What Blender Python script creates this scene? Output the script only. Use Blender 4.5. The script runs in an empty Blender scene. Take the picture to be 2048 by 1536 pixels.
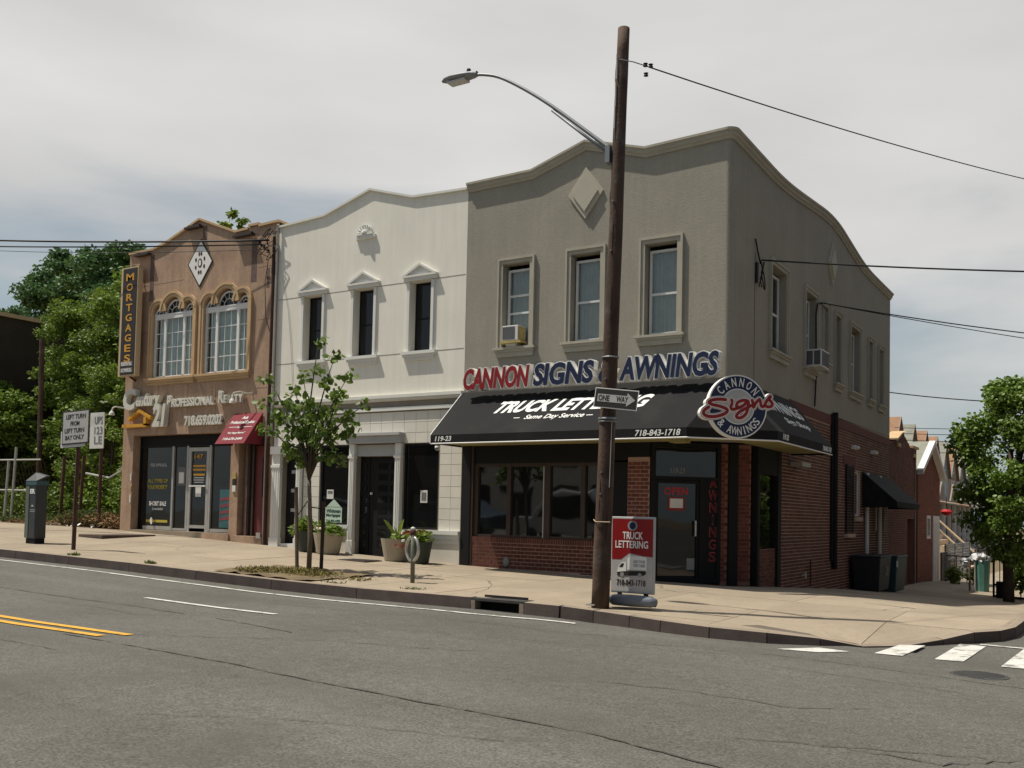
import bpy, math, random
import numpy as np
from mathutils import Vector, Matrix
R = math.radians
random.seed(7)
S = bpy.context.scene
COL = S.collection

# ---------------------------------------------------------------- camera
CAMP = Vector((5.94, -16.99, 1.2))
yaw, pit, rol = 0.55897, 0.042319, 0.0219267
fw = Vector((-math.sin(yaw)*math.cos(pit), math.cos(yaw)*math.cos(pit), math.sin(pit)))
rt = Vector((math.cos(yaw), math.sin(yaw), 0)); up = rt.cross(fw)
rt2 = rt*math.cos(rol)+up*math.sin(rol); up2 = -rt*math.sin(rol)+up*math.cos(rol)
cd = bpy.data.cameras.new('camera'); cam = bpy.data.objects.new('camera', cd); COL.objects.link(cam)
m = Matrix((rt2, up2, -fw)).transposed().to_4x4(); m.translation = CAMP
cam.matrix_world = m
cd.sensor_width = 36; cd.lens = 36*1910.6/2048; cd.shift_y = 179.4/2048
cd.clip_start = .1; cd.clip_end = 3000
S.camera = cam

# ---------------------------------------------------------------- light and sky
SUND = Vector((-.40, -.21, 1)).normalized()          # towards the sun
elev = math.asin(SUND.z); azim = math.atan2(SUND.x, SUND.y)
W = bpy.data.worlds.new("World"); S.world = W; W.use_nodes = True
nt = W.node_tree; nt.nodes.clear()
def N(t, typ, **kw):
    n = t.nodes.new(typ)
    for k, v in kw.items(): setattr(n, k, v)
    return n
wo = N(nt, 'ShaderNodeOutputWorld'); bg = N(nt, 'ShaderNodeBackground')
sky = N(nt, 'ShaderNodeTexSky', sky_type='NISHITA', sun_disc=False, sun_elevation=elev, sun_rotation=azim, air_density=1.3, dust_density=2.5, ozone_density=1.5)
tc = N(nt, 'ShaderNodeTexCoord'); mp = N(nt, 'ShaderNodeMapping'); mp.inputs['Scale'].default_value = (1.0, 1.0, 3.6)
mp.inputs['Location'].default_value = (5.2, 4.1, 2.2)
n1 = N(nt, 'ShaderNodeTexNoise'); n1.inputs['Scale'].default_value = 1.5; n1.inputs['Detail'].default_value = 7; n1.inputs['Roughness'].default_value = .5; n1.inputs['Distortion'].default_value = .3
sep = N(nt, 'ShaderNodeSeparateXYZ')
ma = N(nt, 'ShaderNodeMapRange'); ma.inputs[1].default_value = .08; ma.inputs[2].default_value = .46; ma.inputs[3].default_value = -.34; ma.inputs[4].default_value = .32
ad = N(nt, 'ShaderNodeMath', operation='ADD')
cr = N(nt, 'ShaderNodeMapRange'); cr.interpolation_type = 'SMOOTHSTEP'; cr.inputs[1].default_value = .38; cr.inputs[2].default_value = .62
mx = N(nt, 'ShaderNodeMix', data_type='RGBA')
n2 = N(nt, 'ShaderNodeTexNoise'); n2.inputs['Scale'].default_value = 2.6; n2.inputs['Detail'].default_value = 6; n2.inputs['Roughness'].default_value = .45
crc = N(nt, 'ShaderNodeMapRange'); crc.inputs[1].default_value = .3; crc.inputs[2].default_value = .7; crc.inputs[3].default_value = .88; crc.inputs[4].default_value = 1.08
vm = N(nt, 'ShaderNodeVectorMath', operation='SCALE'); vm.inputs[0].default_value = (10.5, 10.42, 10.2)
sk = N(nt, 'ShaderNodeMix', data_type='RGBA'); sk.inputs[0].default_value = .38; sk.inputs[7].default_value = (8.6, 10.2, 10.9, 1)
bg.inputs[1].default_value = .065
L = nt.links.new
L(tc.outputs['Generated'], mp.inputs[0]); L(mp.outputs[0], n1.inputs[0]); L(mp.outputs[0], n2.inputs[0])
L(tc.outputs['Generated'], sep.inputs[0]); L(sep.outputs[2], ma.inputs[0]); L(ma.outputs[0], ad.inputs[0]); L(n1.outputs[0], ad.inputs[1])
bank = N(nt, 'ShaderNodeVectorMath', operation='DOT_PRODUCT'); bank.inputs[1].default_value = (-.53, .82, .22); L(tc.outputs['Generated'], bank.inputs[0])
bk = N(nt, 'ShaderNodeMapRange'); bk.inputs[1].default_value = .1; bk.inputs[2].default_value = .8; bk.inputs[3].default_value = -.45; bk.inputs[4].default_value = .06; L(bank.outputs['Value'], bk.inputs[0])
ad2 = N(nt, 'ShaderNodeMath', operation='ADD'); L(ad.outputs[0], ad2.inputs[0]); L(bk.outputs[0], ad2.inputs[1])
L(ad2.outputs[0], cr.inputs[0]); L(n2.outputs[0], crc.inputs[0]); L(crc.outputs[0], vm.inputs['Scale'])
hz = N(nt, 'ShaderNodeMapRange'); hz.interpolation_type = 'SMOOTHSTEP'; hz.inputs[1].default_value = .0; hz.inputs[2].default_value = .5; hz.inputs[3].default_value = .55; hz.inputs[4].default_value = .04
L(sep.outputs[2], hz.inputs[0]); L(hz.outputs[0], sk.inputs[0])
L(sky.outputs[0], sk.inputs[6]); L(sk.outputs[2], mx.inputs[6]); L(vm.outputs[0], mx.inputs[7]); L(cr.outputs[0], mx.inputs[0])
L(mx.outputs[2], bg.inputs[0]); L(bg.outputs[0], wo.inputs[0])
ld = bpy.data.lights.new('sun', 'SUN'); ld.energy = 5.0; ld.angle = R(.6); ld.color = (1, .94, .83)
sun = bpy.data.objects.new('sun', ld); COL.objects.link(sun); sun.rotation_euler = SUND.to_track_quat('Z', 'Y').to_euler()
S.view_settings.view_transform = 'Standard'; S.view_settings.look = 'None'; S.view_settings.exposure = 0; S.view_settings.gamma = 1
S.view_settings.use_curve_mapping = False

# ---------------------------------------------------------------- materials
def lin(c): return tuple(((x/255+.055)/1.055)**2.4 if x > 10 else x/255/12.92 for x in c)
MATS = {}
def mat(name, col, rough=.85, var=.10, scale=3.0, bump=.0, bscale=40., metal=0., spec=.4, rnd=0., streak=0., tone=0., dirt=None, dscale=.8, dth=(.5, .7), fine=0., ior=None, wav=0., trans=0., lanes=0., grain=0., spots=0.):
    m = bpy.data.materials.new(name); m.use_nodes = True; t = m.node_tree; b = t.nodes['Principled BSDF']
    l = t.links.new
    b.inputs['Roughness'].default_value = rough; b.inputs['Metallic'].default_value = metal
    b.inputs['Specular IOR Level'].default_value = spec
    if ior: b.inputs['IOR'].default_value = ior
    geo = N(t, 'ShaderNodeTexCoord'); 
    pos = N(t, 'ShaderNodeNewGeometry')
    base = N(t, 'ShaderNodeRGB'); base.outputs[0].default_value = (*col, 1); out = base.outputs[0]
    def mul(o, fac):
        v = N(t, 'ShaderNodeVectorMath', operation='SCALE'); l(o, v.inputs[0]); l(fac, v.inputs['Scale']); return v.outputs[0]
    def noise(sc, det=5, rgh=.55, stretch=None):
        n = N(t, 'ShaderNodeTexNoise'); n.inputs['Scale'].default_value = sc; n.inputs['Detail'].default_value = det; n.inputs['Roughness'].default_value = rgh
        if stretch:
            q = N(t, 'ShaderNodeMapping'); q.inputs['Scale'].default_value = stretch; l(pos.outputs['Position'], q.inputs[0]); l(q.outputs[0], n.inputs[0])
        else: l(pos.outputs['Position'], n.inputs[0])
        return n.outputs[0]
    def rng(o, a, b_, c, d, smooth=False):
        r = N(t, 'ShaderNodeMapRange'); 
        if smooth: r.interpolation_type = 'SMOOTHSTEP'
        for i, v in enumerate((a, b_, c, d)): r.inputs[i+1].default_value = v
        l(o, r.inputs[0]); return r.outputs[0]
    if var: out = mul(out, rng(noise(scale), .3, .7, 1-var, 1+var))
    if fine: out = mul(out, rng(noise(bscale*1.0, 3), .3, .7, 1-fine, 1+fine))
    if streak: out = mul(out, rng(noise(1.0, 4, .6, (7, 7, .5)), .35, .75, 1+streak*.3, 1-streak))
    if grain: out = mul(out, rng(noise(9.0, 4, .7), .3, .7, 1-grain, 1+grain))
    if lanes: out = mul(out, rng(noise(1.0, 3, .5, (.05, 1.1, 1)), .3, .7, 1-lanes, 1+lanes))
    if spots:
        vo = N(t, 'ShaderNodeTexVoronoi'); vo.inputs['Scale'].default_value = 4.5; l(pos.outputs['Position'], vo.inputs['Vector'])
        out = mul(out, rng(vo.outputs['Distance'], .05, .11, 1-spots*.5, 1, True))
    if rnd:
        oi = N(t, 'ShaderNodeObjectInfo'); out = mul(out, rng(oi.outputs['Random'], 0, 1, 1-rnd, 1+rnd))
    if tone:
        at = N(t, 'ShaderNodeAttribute'); at.attribute_name = 'tone'; out = mul(out, rng(at.outputs['Fac'], 0, 1, 1-tone, 1+tone))
    if dirt:
        x = N(t, 'ShaderNodeMix', data_type='RGBA'); l(rng(noise(dscale, 6, .6), dth[0], dth[1], 0, 1, True), x.inputs[0]); l(out, x.inputs[6]); x.inputs[7].default_value = (*dirt, 1); out = x.outputs[2]
    l(out, b.inputs['Base Color'])
    if bump:
        bn = N(t, 'ShaderNodeBump'); bn.inputs['Strength'].default_value = bump; bn.inputs['Distance'].default_value = .01
        l(noise(bscale, 4, .6), bn.inputs['Height']); l(bn.outputs[0], b.inputs['Normal'])
    if wav:
        bn = N(t, 'ShaderNodeBump'); bn.inputs['Strength'].default_value = 1; bn.inputs['Distance'].default_value = wav
        l(noise(1.3, 1, .4), bn.inputs['Height']); l(bn.outputs[0], b.inputs['Normal'])
    if trans:
        o = t.nodes['Material Output']; tr = N(t, 'ShaderNodeBsdfTranslucent'); l(out, tr.inputs[0]); ms = N(t, 'ShaderNodeMixShader'); ms.inputs[0].default_value = trans
        l(b.outputs[0], ms.inputs[1]); l(tr.outputs[0], ms.inputs[2]); l(ms.outputs[0], o.inputs[0])
    MATS[name] = m; return m
def clearglass(name, tint=(.9, .93, .92)):
    m = bpy.data.materials.new(name); m.use_nodes = True; t = m.node_tree; t.nodes.clear(); l = t.links.new
    o = N(t, 'ShaderNodeOutputMaterial'); tr = N(t, 'ShaderNodeBsdfTransparent'); tr.inputs[0].default_value = (*tint, 1)
    gl = N(t, 'ShaderNodeBsdfGlossy'); gl.inputs['Roughness'].default_value = .02; gl.inputs['Color'].default_value = (.9, .92, .95, 1)
    lw = N(t, 'ShaderNodeLayerWeight'); lw.inputs[0].default_value = .5; ms = N(t, 'ShaderNodeMixShader')
    pw = N(t, 'ShaderNodeMath', operation='POWER'); pw.inputs[1].default_value = 4; l(lw.outputs['Facing'], pw.inputs[0])
    mr = N(t, 'ShaderNodeMapRange'); mr.inputs[3].default_value = .06; mr.inputs[4].default_value = .9; l(pw.outputs[0], mr.inputs[0])
    l(mr.outputs[0], ms.inputs[0]); l(tr.outputs[0], ms.inputs[1]); l(gl.outputs[0], ms.inputs[2]); l(ms.outputs[0], o.inputs[0])
    return m
M = dict(
 asphalt=mat('asphalt', (.099, .095, .082), .9, .13, .35, .6, 55, fine=.48, dirt=(.072, .068, .057), dscale=.45, dth=(.5, .8), lanes=.12, grain=.16),
 walk=mat('sidewalk_concrete', (.295, .242, .176), .9, .12, .8, .3, 60, rnd=.09, fine=.10, grain=.07, spots=.55, dirt=(.23, .185, .135), dscale=.7, dth=(.5, .85)),
 joint=mat('sidewalk_joint', (.12, .10, .08), .95),
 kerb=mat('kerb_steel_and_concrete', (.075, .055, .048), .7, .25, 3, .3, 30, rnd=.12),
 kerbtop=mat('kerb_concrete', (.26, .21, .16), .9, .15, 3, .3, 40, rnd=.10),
 earth=mat('bare_earth', (.17, .125, .07), .95, .3, 2, .6, 20, dirt=(.10, .10, .045), dscale=2.0),
 paintw=mat('road_paint_white', (.56, .55, .51), .8, .14, 4, fine=.2, bscale=50, dirt=(.20, .195, .18), dscale=5, dth=(.52, .66)),
 painty=mat('road_paint_yellow', (.62, .33, .035), .8, .10, 4, fine=.12, bscale=50, dirt=(.25, .17, .06), dscale=6, dth=(.54, .7)),
 crack=mat('asphalt_crack', (.055, .052, .046), .95),
 crack2=mat('asphalt_seam', (.088, .084, .072), .95),
 graystucco=mat('taupe_stucco', (.31, .285, .23), .93, .07, .9, .5, 30, fine=.07, streak=.07, grain=.05),
 graytrim=mat('taupe_moulding', (.40, .372, .30), .9, .07, 2, .15, 60, streak=.07),
 palemould=mat('pale_taupe_moulding', (.44, .41, .33), .9, .05, 2, .15, 60),
 reflectglass=mat('reflective_shop_glass', (.008, .009, .009), .03, 0, spec=.5, ior=2.1, wav=.006),
 whitestucco=mat('cream_stucco', (.80, .765, .665), .93, .05, .8, .3, 40, fine=.03, streak=.07),
 whitetrim=mat('white_moulding', (.72, .71, .66), .8, .04, 2, .1, 60),
 coping=mat('cream_coping', (.70, .685, .62), .85, .04, 2),
 tile=mat('cream_tile', (.70, .665, .58), .7, .04, 3, .08, 60, rnd=.04),
 grout=mat('tile_grout', (.27, .235, .19), .95),
 graypaint=mat('grey_painted_hood', (.42, .42, .41), .8, .06, 3),
 pink=mat('pink_granite_cladding', (.41, .275, .185), .8, .12, 1.6, .3, 26, fine=.14, streak=.20, grain=.10, dirt=(.27, .16, .115), dscale=1.1, dth=(.5, .8)),
 stain=mat('dark_water_stain', (.15, .10, .085), .9, .2, 5),
 tan=mat('tan_cast_stone', (.52, .36, .20), .85, .07, 3, .2, 50),
 brick=mat('red_brick', (.14, .045, .031), .9, .16, 6, .4, 60, rnd=.22, tone=.25),
 brickside=mat('side_brick', (.135, .055, .038), .9, .14, 2, .4, 60, tone=.28),
 brickred=mat('bright_red_brick', (.21, .07, .042), .9, .12, 2, .3, 60, tone=.22),
 mortar=mat('pale_mortar', (.42, .27, .20), .95, .12, 3, .2, 80),
 mortar2=mat('old_mortar', (.50, .39, .30), .95, .12, 2),
 mortar3=mat('red_mortar', (.26, .13, .09), .95, .12, 2),
 redband=mat('red_painted_band', (.13, .04, .03), .85, .12, 2, .2, 40),
 blackmetal=mat('black_painted_metal', (.010, .010, .010), .7, .1, 5, spec=.25),
 brownmetal=mat('dark_bronze_frame', (.045, .028, .02), .5, .1, 5),
 alu=mat('aluminium_frame', (.42, .41, .38), .45, .08, 6, metal=.3),
 vinyl=mat('white_vinyl', (.74, .74, .72), .5, .04, 6),
 darkglass=mat('dark_shop_glass', (.008, .009, .009), .03, 0, spec=.5, ior=1.55, wav=.006),
 darkglass2=mat('dark_window_glass', (.012, .012, .013), .04, 0, spec=.45, ior=1.45, wav=.01),
 blind=mat('window_blind', (.36, .35, .31), .9, .1, 5),
 curtain=mat('sheer_curtain', (.55, .60, .54), .9, .12, 3, streak=.35),
 dark=mat('dark_interior', (.02, .02, .02), .9, 0),
 awning=mat('black_awning_canvas', (.010, .010, .011), .85, .15, 1.2, .6, 3.0, spec=.25, dirt=(.018, .017, .016), dscale=1.2),
 white=mat('white_sign_vinyl', (.80, .79, .75), .6, .03, 5),
 red=mat('red_sign_face', (.26, .008, .010), .45, .04, 5),
 navy=mat('navy_sign_face', (.008, .016, .055), .45, .04, 5),
 lgrey=mat('light_grey_sign', (.42, .43, .42), .55, .04, 5),
 gold=mat('gold_lettering', (.60, .30, .03), .6, .05, 5),
 yellow=mat('yellow_lettering', (.50, .40, .05), .6, .05, 5),
 signblack=mat('black_sign_panel', (.025, .021, .018), .6, .05, 5),
 cream=mat('cream_sign_return', (.55, .42, .26), .7, .05, 5),
 letter=mat('offwhite_channel_letter', (.62, .60, .52), .7, .05, 6),
 maroon=mat('maroon_canvas', (.19, .016, .026), .8, .08, 3),
 maroondoor=mat('maroon_door', (.15, .035, .035), .6, .08, 3),
 wood=mat('creosote_pole_wood', (.075, .043, .028), .85, .28, 3, .8, 20, streak=.55, dirt=(.12, .10, .085), dscale=2.0, dth=(.5, .75)),
 galv=mat('galvanised_steel', (.20, .21, .22), .5, .10, 5, metal=.5),
 lampgrey=mat('grey_lamp_housing', (.26, .27, .28), .5, .06, 5),
 lens=mat('lamp_lens', (.5, .5, .46), .2, 0),
 rubber=mat('black_cable', (.012, .012, .012), .6, 0),
 signgrey=mat('weathered_sign_face', (.46, .44, .42), .6, .08, 6),
 rust=mat('rust_brown_post', (.07, .03, .022), .8, .2, 6),
 kiosk=mat('dark_grey_kiosk', (.040, .046, .048), .5, .1, 4),
 kioskside=mat('grey_green_kiosk_side', (.12, .14, .12), .6, .1, 4),
 teal=mat('teal_band', (.045, .10, .11), .5, .05, 4),
 concretepot=mat('beige_concrete_pot', (.40, .345, .25), .9, .06, 3, .2, 50),
 darkpot=mat('dark_green_pot', (.045, .055, .04), .7, .08, 3),
 meter=mat('meter_bronze_green', (.13, .14, .10), .6, .15, 8),
 steel=mat('polished_steel', (.45, .44, .40), .35, .08, 8, metal=.6),
 bark=mat('young_tree_bark', (.16, .12, .085), .9, .25, 8, .5, 40),
 bark2=mat('dark_tree_bark', (.06, .045, .032), .9, .25, 5, .5, 30),
 leafA=mat('street_tree_leaf', (.13, .20, .035), .5, .2, 2, tone=.5, trans=.40),
 leafB=mat('bluish_tree_leaf', (.075, .155, .05), .6, .25, .5, tone=.45, trans=.25),
 leafC=mat('bright_tree_leaf', (.15, .225, .03), .55, .25, .5, tone=.45, trans=.30),
 leafD=mat('maple_leaf', (.135, .215, .032), .5, .2, .8, tone=.45, trans=.28),
 weeds=mat('lot_weeds', (.10, .13, .03), .8, .4, 1.2, tone=.4, trans=.2),
 dryweeds=mat('dry_weeds', (.24, .15, .07), .9, .4, 3, tone=.4),
 grass=mat('tree_bed_grass', (.20, .17, .05), .9, .4, 4, tone=.4),
 petal=mat('red_petal', (.45, .03, .02), .6, .1, 9), petalw=mat('pale_petal', (.7, .55, .45), .6, .1, 9),
 canna=mat('canna_leaf', (.22, .30, .035), .5, .2, 8, trans=.3),
 acwhite=mat('air_conditioner_white', (.62, .61, .57), .5, .05, 5), acgrill=mat('air_conditioner_grille', (.09, .09, .10), .7, .1, 5),
 rustyel=mat('yellowed_plastic', (.42, .33, .12), .7, .2, 10),
 frost=mat('grey_inflated_base', (.13, .15, .18), .55, .05, 6),
 binb=mat('black_bin_plastic', (.014, .016, .018), .5, .05, 5), bing=mat('dark_green_bin_plastic', (.018, .045, .045), .5, .05, 5),
 tealbin=mat('teal_bin_plastic', (.10, .25, .21), .55, .12, 6, streak=.3),
 bag=mat('white_plastic_bag', (.72, .73, .74), .5, .05, 4),
 whitepaint=mat('white_painted_wood', (.70, .69, .66), .7, .05, 5),
 shO=mat('orange_brown_shingle', (.31, .175, .105), .9, .16, 2, .3, 20), shG=mat('grey_green_shingle', (.24, .24, .20), .9, .16, 2, .3, 20),
 gable=mat('pale_gable_siding', (.27, .235, .19), .85, .1, 2), wallp=mat('pale_house_wall', (.42, .40, .36), .9, .1, 2), wallt=mat('tan_house_wall', (.40, .25, .15), .9, .1, 2),
 orange=mat('orange_stair_wood', (.46, .23, .10), .8, .1, 4), ply=mat('pale_lumber', (.62, .48, .32), .8, .1, 4),
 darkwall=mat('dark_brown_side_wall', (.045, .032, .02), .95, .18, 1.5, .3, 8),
 roofing=mat('flat_roofing', (.10, .10, .10), .95, .1, 2), orwall=mat('sandy_brick_far_wall', (.42, .25, .12), .9, .1, 1),
 redflower=mat('red_hanging_basket', (.45, .01, .015), .7, .1, 8),
 iron=mat('rusty_iron_plate', (.10, .07, .055), .8, .2, 5), castiron=mat('cast_iron', (.05, .048, .045), .6, .2, 6, .4, 60),
 soffit=mat('yellowed_soffit', (.30, .26, .10), .85, .15, 2),
 neonred=mat('dull_red_tube', (.42, .03, .035), .5, 0), steelgrey=mat('grey_lettering', (.28, .28, .26), .6, 0),
 green=mat('pale_green_sign', (.50, .62, .50), .6, .04, 5), dgreen=mat('dark_green_print', (.01, .05, .03), .6, 0),
 paper=mat('white_paper', (.70, .69, .64), .8, .04, 6), paperg=mat('grey_print', (.16, .15, .15), .8, .2, 20),
 carsilver=mat('silver_car_paint', (.42, .43, .44), .3, 0, metal=.4, spec=.6), cardark=mat('dark_car_paint', (.03, .04, .05), .25, 0, spec=.6), tyre=mat('tyre_rubber', (.02, .02, .02), .8, 0),
 acrossbrick=mat('brown_brick_facade', (.12, .07, .05), .9, .1, 1), truckpic=mat('truck_picture_grey', (.30, .30, .30), .7, .1, 20),
 bluepic=mat('teal_poster_print', (.035, .12, .13), .5, .15, 3), redpic=mat('faded_red_print', (.22, .05, .06), .5, .15, 6),
)
M['glass'] = clearglass('clear_window_glass')

# ---------------------------------------------------------------- object helpers
OFF = {}
def empty(name, loc, label=None, cat=None, group=None, kind=None):
    o = bpy.data.objects.new(name, None); COL.objects.link(o); o.location = loc; OFF[o.name] = Vector(loc); o.empty_display_size = .2
    tag(o, label, cat, group, kind); return o
def tag(o, label=None, cat=None, group=None, kind=None):
    if label: o['label'] = label
    if cat: o['category'] = cat
    if group: o['group'] = group
    if kind: o['kind'] = kind
    return o
class MB:
    def __init__(s): s.v = []; s.f = []; s.tone = None
    def add(s, vs, fs):
        n = len(s.v); s.v += [tuple(map(float, p)) for p in vs]; s.f += [tuple(i+n for i in f) for f in fs]; return s
    def box(s, x0, x1, y0, y1, z0, z1):
        if x0 > x1: x0, x1 = x1, x0
        if y0 > y1: y0, y1 = y1, y0
        if z0 > z1: z0, z1 = z1, z0
        return s.add([(x0,y0,z0),(x1,y0,z0),(x1,y1,z0),(x0,y1,z0),(x0,y0,z1),(x1,y0,z1),(x1,y1,z1),(x0,y1,z1)],
                     [(0,3,2,1),(4,5,6,7),(0,1,5,4),(1,2,6,5),(2,3,7,6),(3,0,4,7)])
    def obox(s, o, U, V, Nn, u0, u1, v0, v1, n0, n1):
        o, U, V, Nn = map(Vector, (o, U, V, Nn)); P = [o+U*a+V*b+Nn*c for c in (n0, n1) for a, b in ((u0,v0),(u1,v0),(u1,v1),(u0,v1))]
        return s.add(P, [(0,3,2,1),(4,5,6,7),(0,1,5,4),(1,2,6,5),(2,3,7,6),(3,0,4,7)])
    def quad(s, *p): return s.add(p, [tuple(range(len(p)))])
    def prism(s, pts, ext):          # planar polygon extruded by vector
        n = len(pts); e = Vector(ext); P = [Vector(p) for p in pts]; Q = [p+e for p in P]
        return s.add(P+Q, [tuple(range(n-1, -1, -1)), tuple(range(n, 2*n))]+[(i, (i+1) % n, n+(i+1) % n, n+i) for i in range(n)])
    def tube(s, pts, r, seg=8, cap=True):
        P = [Vector(p) for p in pts]; n = len(P); rs = r if isinstance(r, (list, tuple)) else [r]*n
        prev = None; base = len(s.v); V = []
        for i, p in enumerate(P):
            t = (P[min(i+1, n-1)]-P[max(i-1, 0)]).normalized()
            if prev is None: a = t.orthogonal().normalized()
            else: a = (prev-t*prev.dot(t)).normalized()
            prev = a; b = t.cross(a)
            for k in range(seg):
                an = 2*math.pi*k/seg; V.append(p+(a*math.cos(an)+b*math.sin(an))*rs[i])
        F = [(i*seg+k, i*seg+(k+1) % seg, (i+1)*seg+(k+1) % seg, (i+1)*seg+k) for i in range(n-1) for k in range(seg)]
        if cap: F += [tuple(range(seg-1, -1, -1)), tuple(range((n-1)*seg, n*seg))]
        return s.add(V, F)
    def lathe(s, c, prof, seg=20):
        c = Vector(c); V = [c+Vector((r*math.cos(2*math.pi*k/seg), r*math.sin(2*math.pi*k/seg), z)) for r, z in prof for k in range(seg)]; n = len(prof)
        return s.add(V, [(i*seg+k, i*seg+(k+1) % seg, (i+1)*seg+(k+1) % seg, (i+1)*seg+k) for i in range(n-1) for k in range(seg)]+[tuple(range(seg-1, -1, -1)), tuple(range((n-1)*seg, n*seg))])
    def build(s, name, ma, parent=None, smooth=False, bev=0, label=None, tone=False, **kw):
        me = bpy.data.meshes.new(name); off = OFF[parent.name] if parent else None
        v = s.v if off is None else [(p[0]-off.x, p[1]-off.y, p[2]-off.z) for p in s.v]
        me.from_pydata(v, [], s.f); me.validate()
        if smooth: me.polygons.foreach_set('use_smooth', [True]*len(me.polygons))
        for mm in (ma if isinstance(ma, (list, tuple)) else [ma]): me.materials.append(mm)
        if tone:
            at = me.attributes.new('tone', 'FLOAT', 'FACE'); k = tone if isinstance(tone, int) and tone > 1 else 1
            n = len(me.polygons); rr = np.random.random(n//k+1).repeat(k)[:n]; at.data.foreach_set('value', rr.astype('f'))
        o = bpy.data.objects.new(name, me); COL.objects.link(o)
        if parent: o.parent = parent; OFF[o.name] = off
        else: OFF[o.name] = Vector((0, 0, 0))
        if bev:
            bm = o.modifiers.new('bevel', 'BEVEL'); bm.width = bev; bm.segments = 2; bm.limit_method = 'ANGLE'
        if label: o['label'] = label
        tag(o, None, kw.get('cat'), kw.get('group'), kw.get('kind')); return o
def B(*a): return MB().box(*a)
def place(me, name, parent, wpos, rot=None):
    o = bpy.data.objects.new(name, me); COL.objects.link(o); o.parent = parent
    o.location = Vector(wpos)-OFF[parent.name]; OFF[o.name] = OFF[parent.name]
    if rot: o.rotation_euler = rot
    return o
X, Y, Z = Vector((1, 0, 0)), Vector((0, 1, 0)), Vector((0, 0, 1))
# --- lettering
_tc = {}
def tmesh(s, bold=0., ext=0., res=3):
    k = (s, bold, ext)
    if k in _tc: return _tc[k]
    c = bpy.data.curves.new('t', 'FONT'); c.body = s; c.size = 1; c.offset = bold; c.extrude = ext; c.resolution_u = res; c.fill_mode = 'BOTH'
    o = bpy.data.objects.new('t', c); COL.objects.link(o); dg = bpy.context.evaluated_depsgraph_get(); dg.update()
    me = bpy.data.meshes.new_from_object(o.evaluated_get(dg)); v = [tuple(p.co) for p in me.vertices]; f = [tuple(p.vertices) for p in me.polygons]
    bpy.data.objects.remove(o); bpy.data.meshes.remove(me); bpy.data.curves.remove(c); _tc[k] = (v, f); return v, f
def text(name, s, ma, parent, org, U, V, w, h, depth=.008, bold=.0, shear=0., mb=None, box=None, label=None):
    # box: bounding box (x0,x1,y0,y1) to normalise by; else own
    v, f = tmesh(s, bold, .5)
    xs = [p[0] for p in v]; ys = [p[1] for p in v]
    x0, x1, y0, y1 = box or (min(xs), max(xs), min(ys), max(ys)); o, U, V = Vector(org), Vector(U).normalized(), Vector(V).normalized(); Nn = U.cross(V)
    sx = w/(x1-x0); sy = h/(y1-y0); q = mb or MB()
    q.add([o+U*((p[0]-x0)*sx+shear*(p[1]-y0)*sy)+V*((p[1]-y0)*sy)+Nn*((p[2]+.5)*depth) for p in v], f)
    return q if mb else q.build(name, ma, parent, label=label)
def bbox(s, bold=0):
    v, f = tmesh(s, bold, .5); return min(p[0] for p in v), max(p[0] for p in v), min(p[1] for p in v), max(p[1] for p in v)

# ---------------------------------------------------------------- ground heights
def interp(x, xs, ys): return float(np.interp(x, xs, ys))
def hf(x): return interp(x, [-60, -17.65, -11.7, -5.9, -2.7, 0], [1.1, .51, .3, .08, 0, -.03])
def hk(x): return interp(x, [-60, -14.3, -10.4, -5.9, -4.3, -2, -.5, 0, 3, 10], [1.0, .21, .13, 0, -.025, -.03, -.055, -.083, -.10, -.2])
def hb(y): return interp(y, [0, 3.3, 15, 21, 40, 90], [0, -.19, -.91, -.95, -1.6, -2.2])
def walk(x, y):
    if x >= 0:
        z = -.03-(.02+.02*max(0, min(1, (y+1.5)/3)))*x
        if y >= 0: return z+hb(y)
        z += .010*y; dx, dy = x-2.3, y+2.9; r = math.hypot(dx, dy); a = math.degrees(math.atan2(dy, dx))
        w = max(0, 1-abs(a+51)/27) if -90 < a < 0 else 0; w = min(1, w*1.8); rr = min(1, max(0, (r-.9)/1.3)); return z-.13*w*rr
    if y >= 0: return hf(x)+hb(y)*max(0, min(1, (x+18)/18))
    t = min(1, -y/5.35); return hf(x)*(1-t)+hk(x)*t
def road(x, y):
    z = hk(min(x, 5))-.17
    if y < -5.35: z += min(.012*(-5.35-y), .09)
    if y > -5.35: z += hb(max(y, 0))
    return z
def drape(poly_pts, fn, dz):      # list of (x,y) -> 3D
    return [(x, y, fn(x, y)+dz) for x, y in poly_pts]
def strip(mb, pts, w, fn, dz, step=.5):
    P = [Vector((a, b, 0)) for a, b in pts]; Q = [P[0]]
    for a, b in zip(P, P[1:]):
        n = max(1, int((b-a).length/step)); Q += [a+(b-a)*(i/n) for i in range(1, n+1)]
    V = []; F = []
    for i, p in enumerate(Q):
        t = (Q[min(i+1, len(Q)-1)]-Q[max(i-1, 0)]).normalized(); s = Vector((-t.y, t.x, 0))
        ww = w if not callable(w) else w(i/len(Q))
        for k in (-.5, .5): q = p+s*ww*k; V.append((q.x, q.y, fn(q.x, q.y)+dz))
    for i in range(len(Q)-1): F.append((2*i, 2*i+2, 2*i+3, 2*i+1))
    return mb.add(V, F)
def sheet(xs, ys, fn, dz=0):
    mb = MB(); nx, ny = len(xs), len(ys)
    mb.add([(x, y, fn(x, y)+dz) for y in ys for x in xs], [(j*nx+i, j*nx+i+1, (j+1)*nx+i+1, (j+1)*nx+i) for j in range(ny-1) for i in range(nx-1)])
    return mb
def arange(a, b, s): n = max(1, round((b-a)/s)); return [a+(b-a)*i/n for i in range(n+1)]

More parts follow.
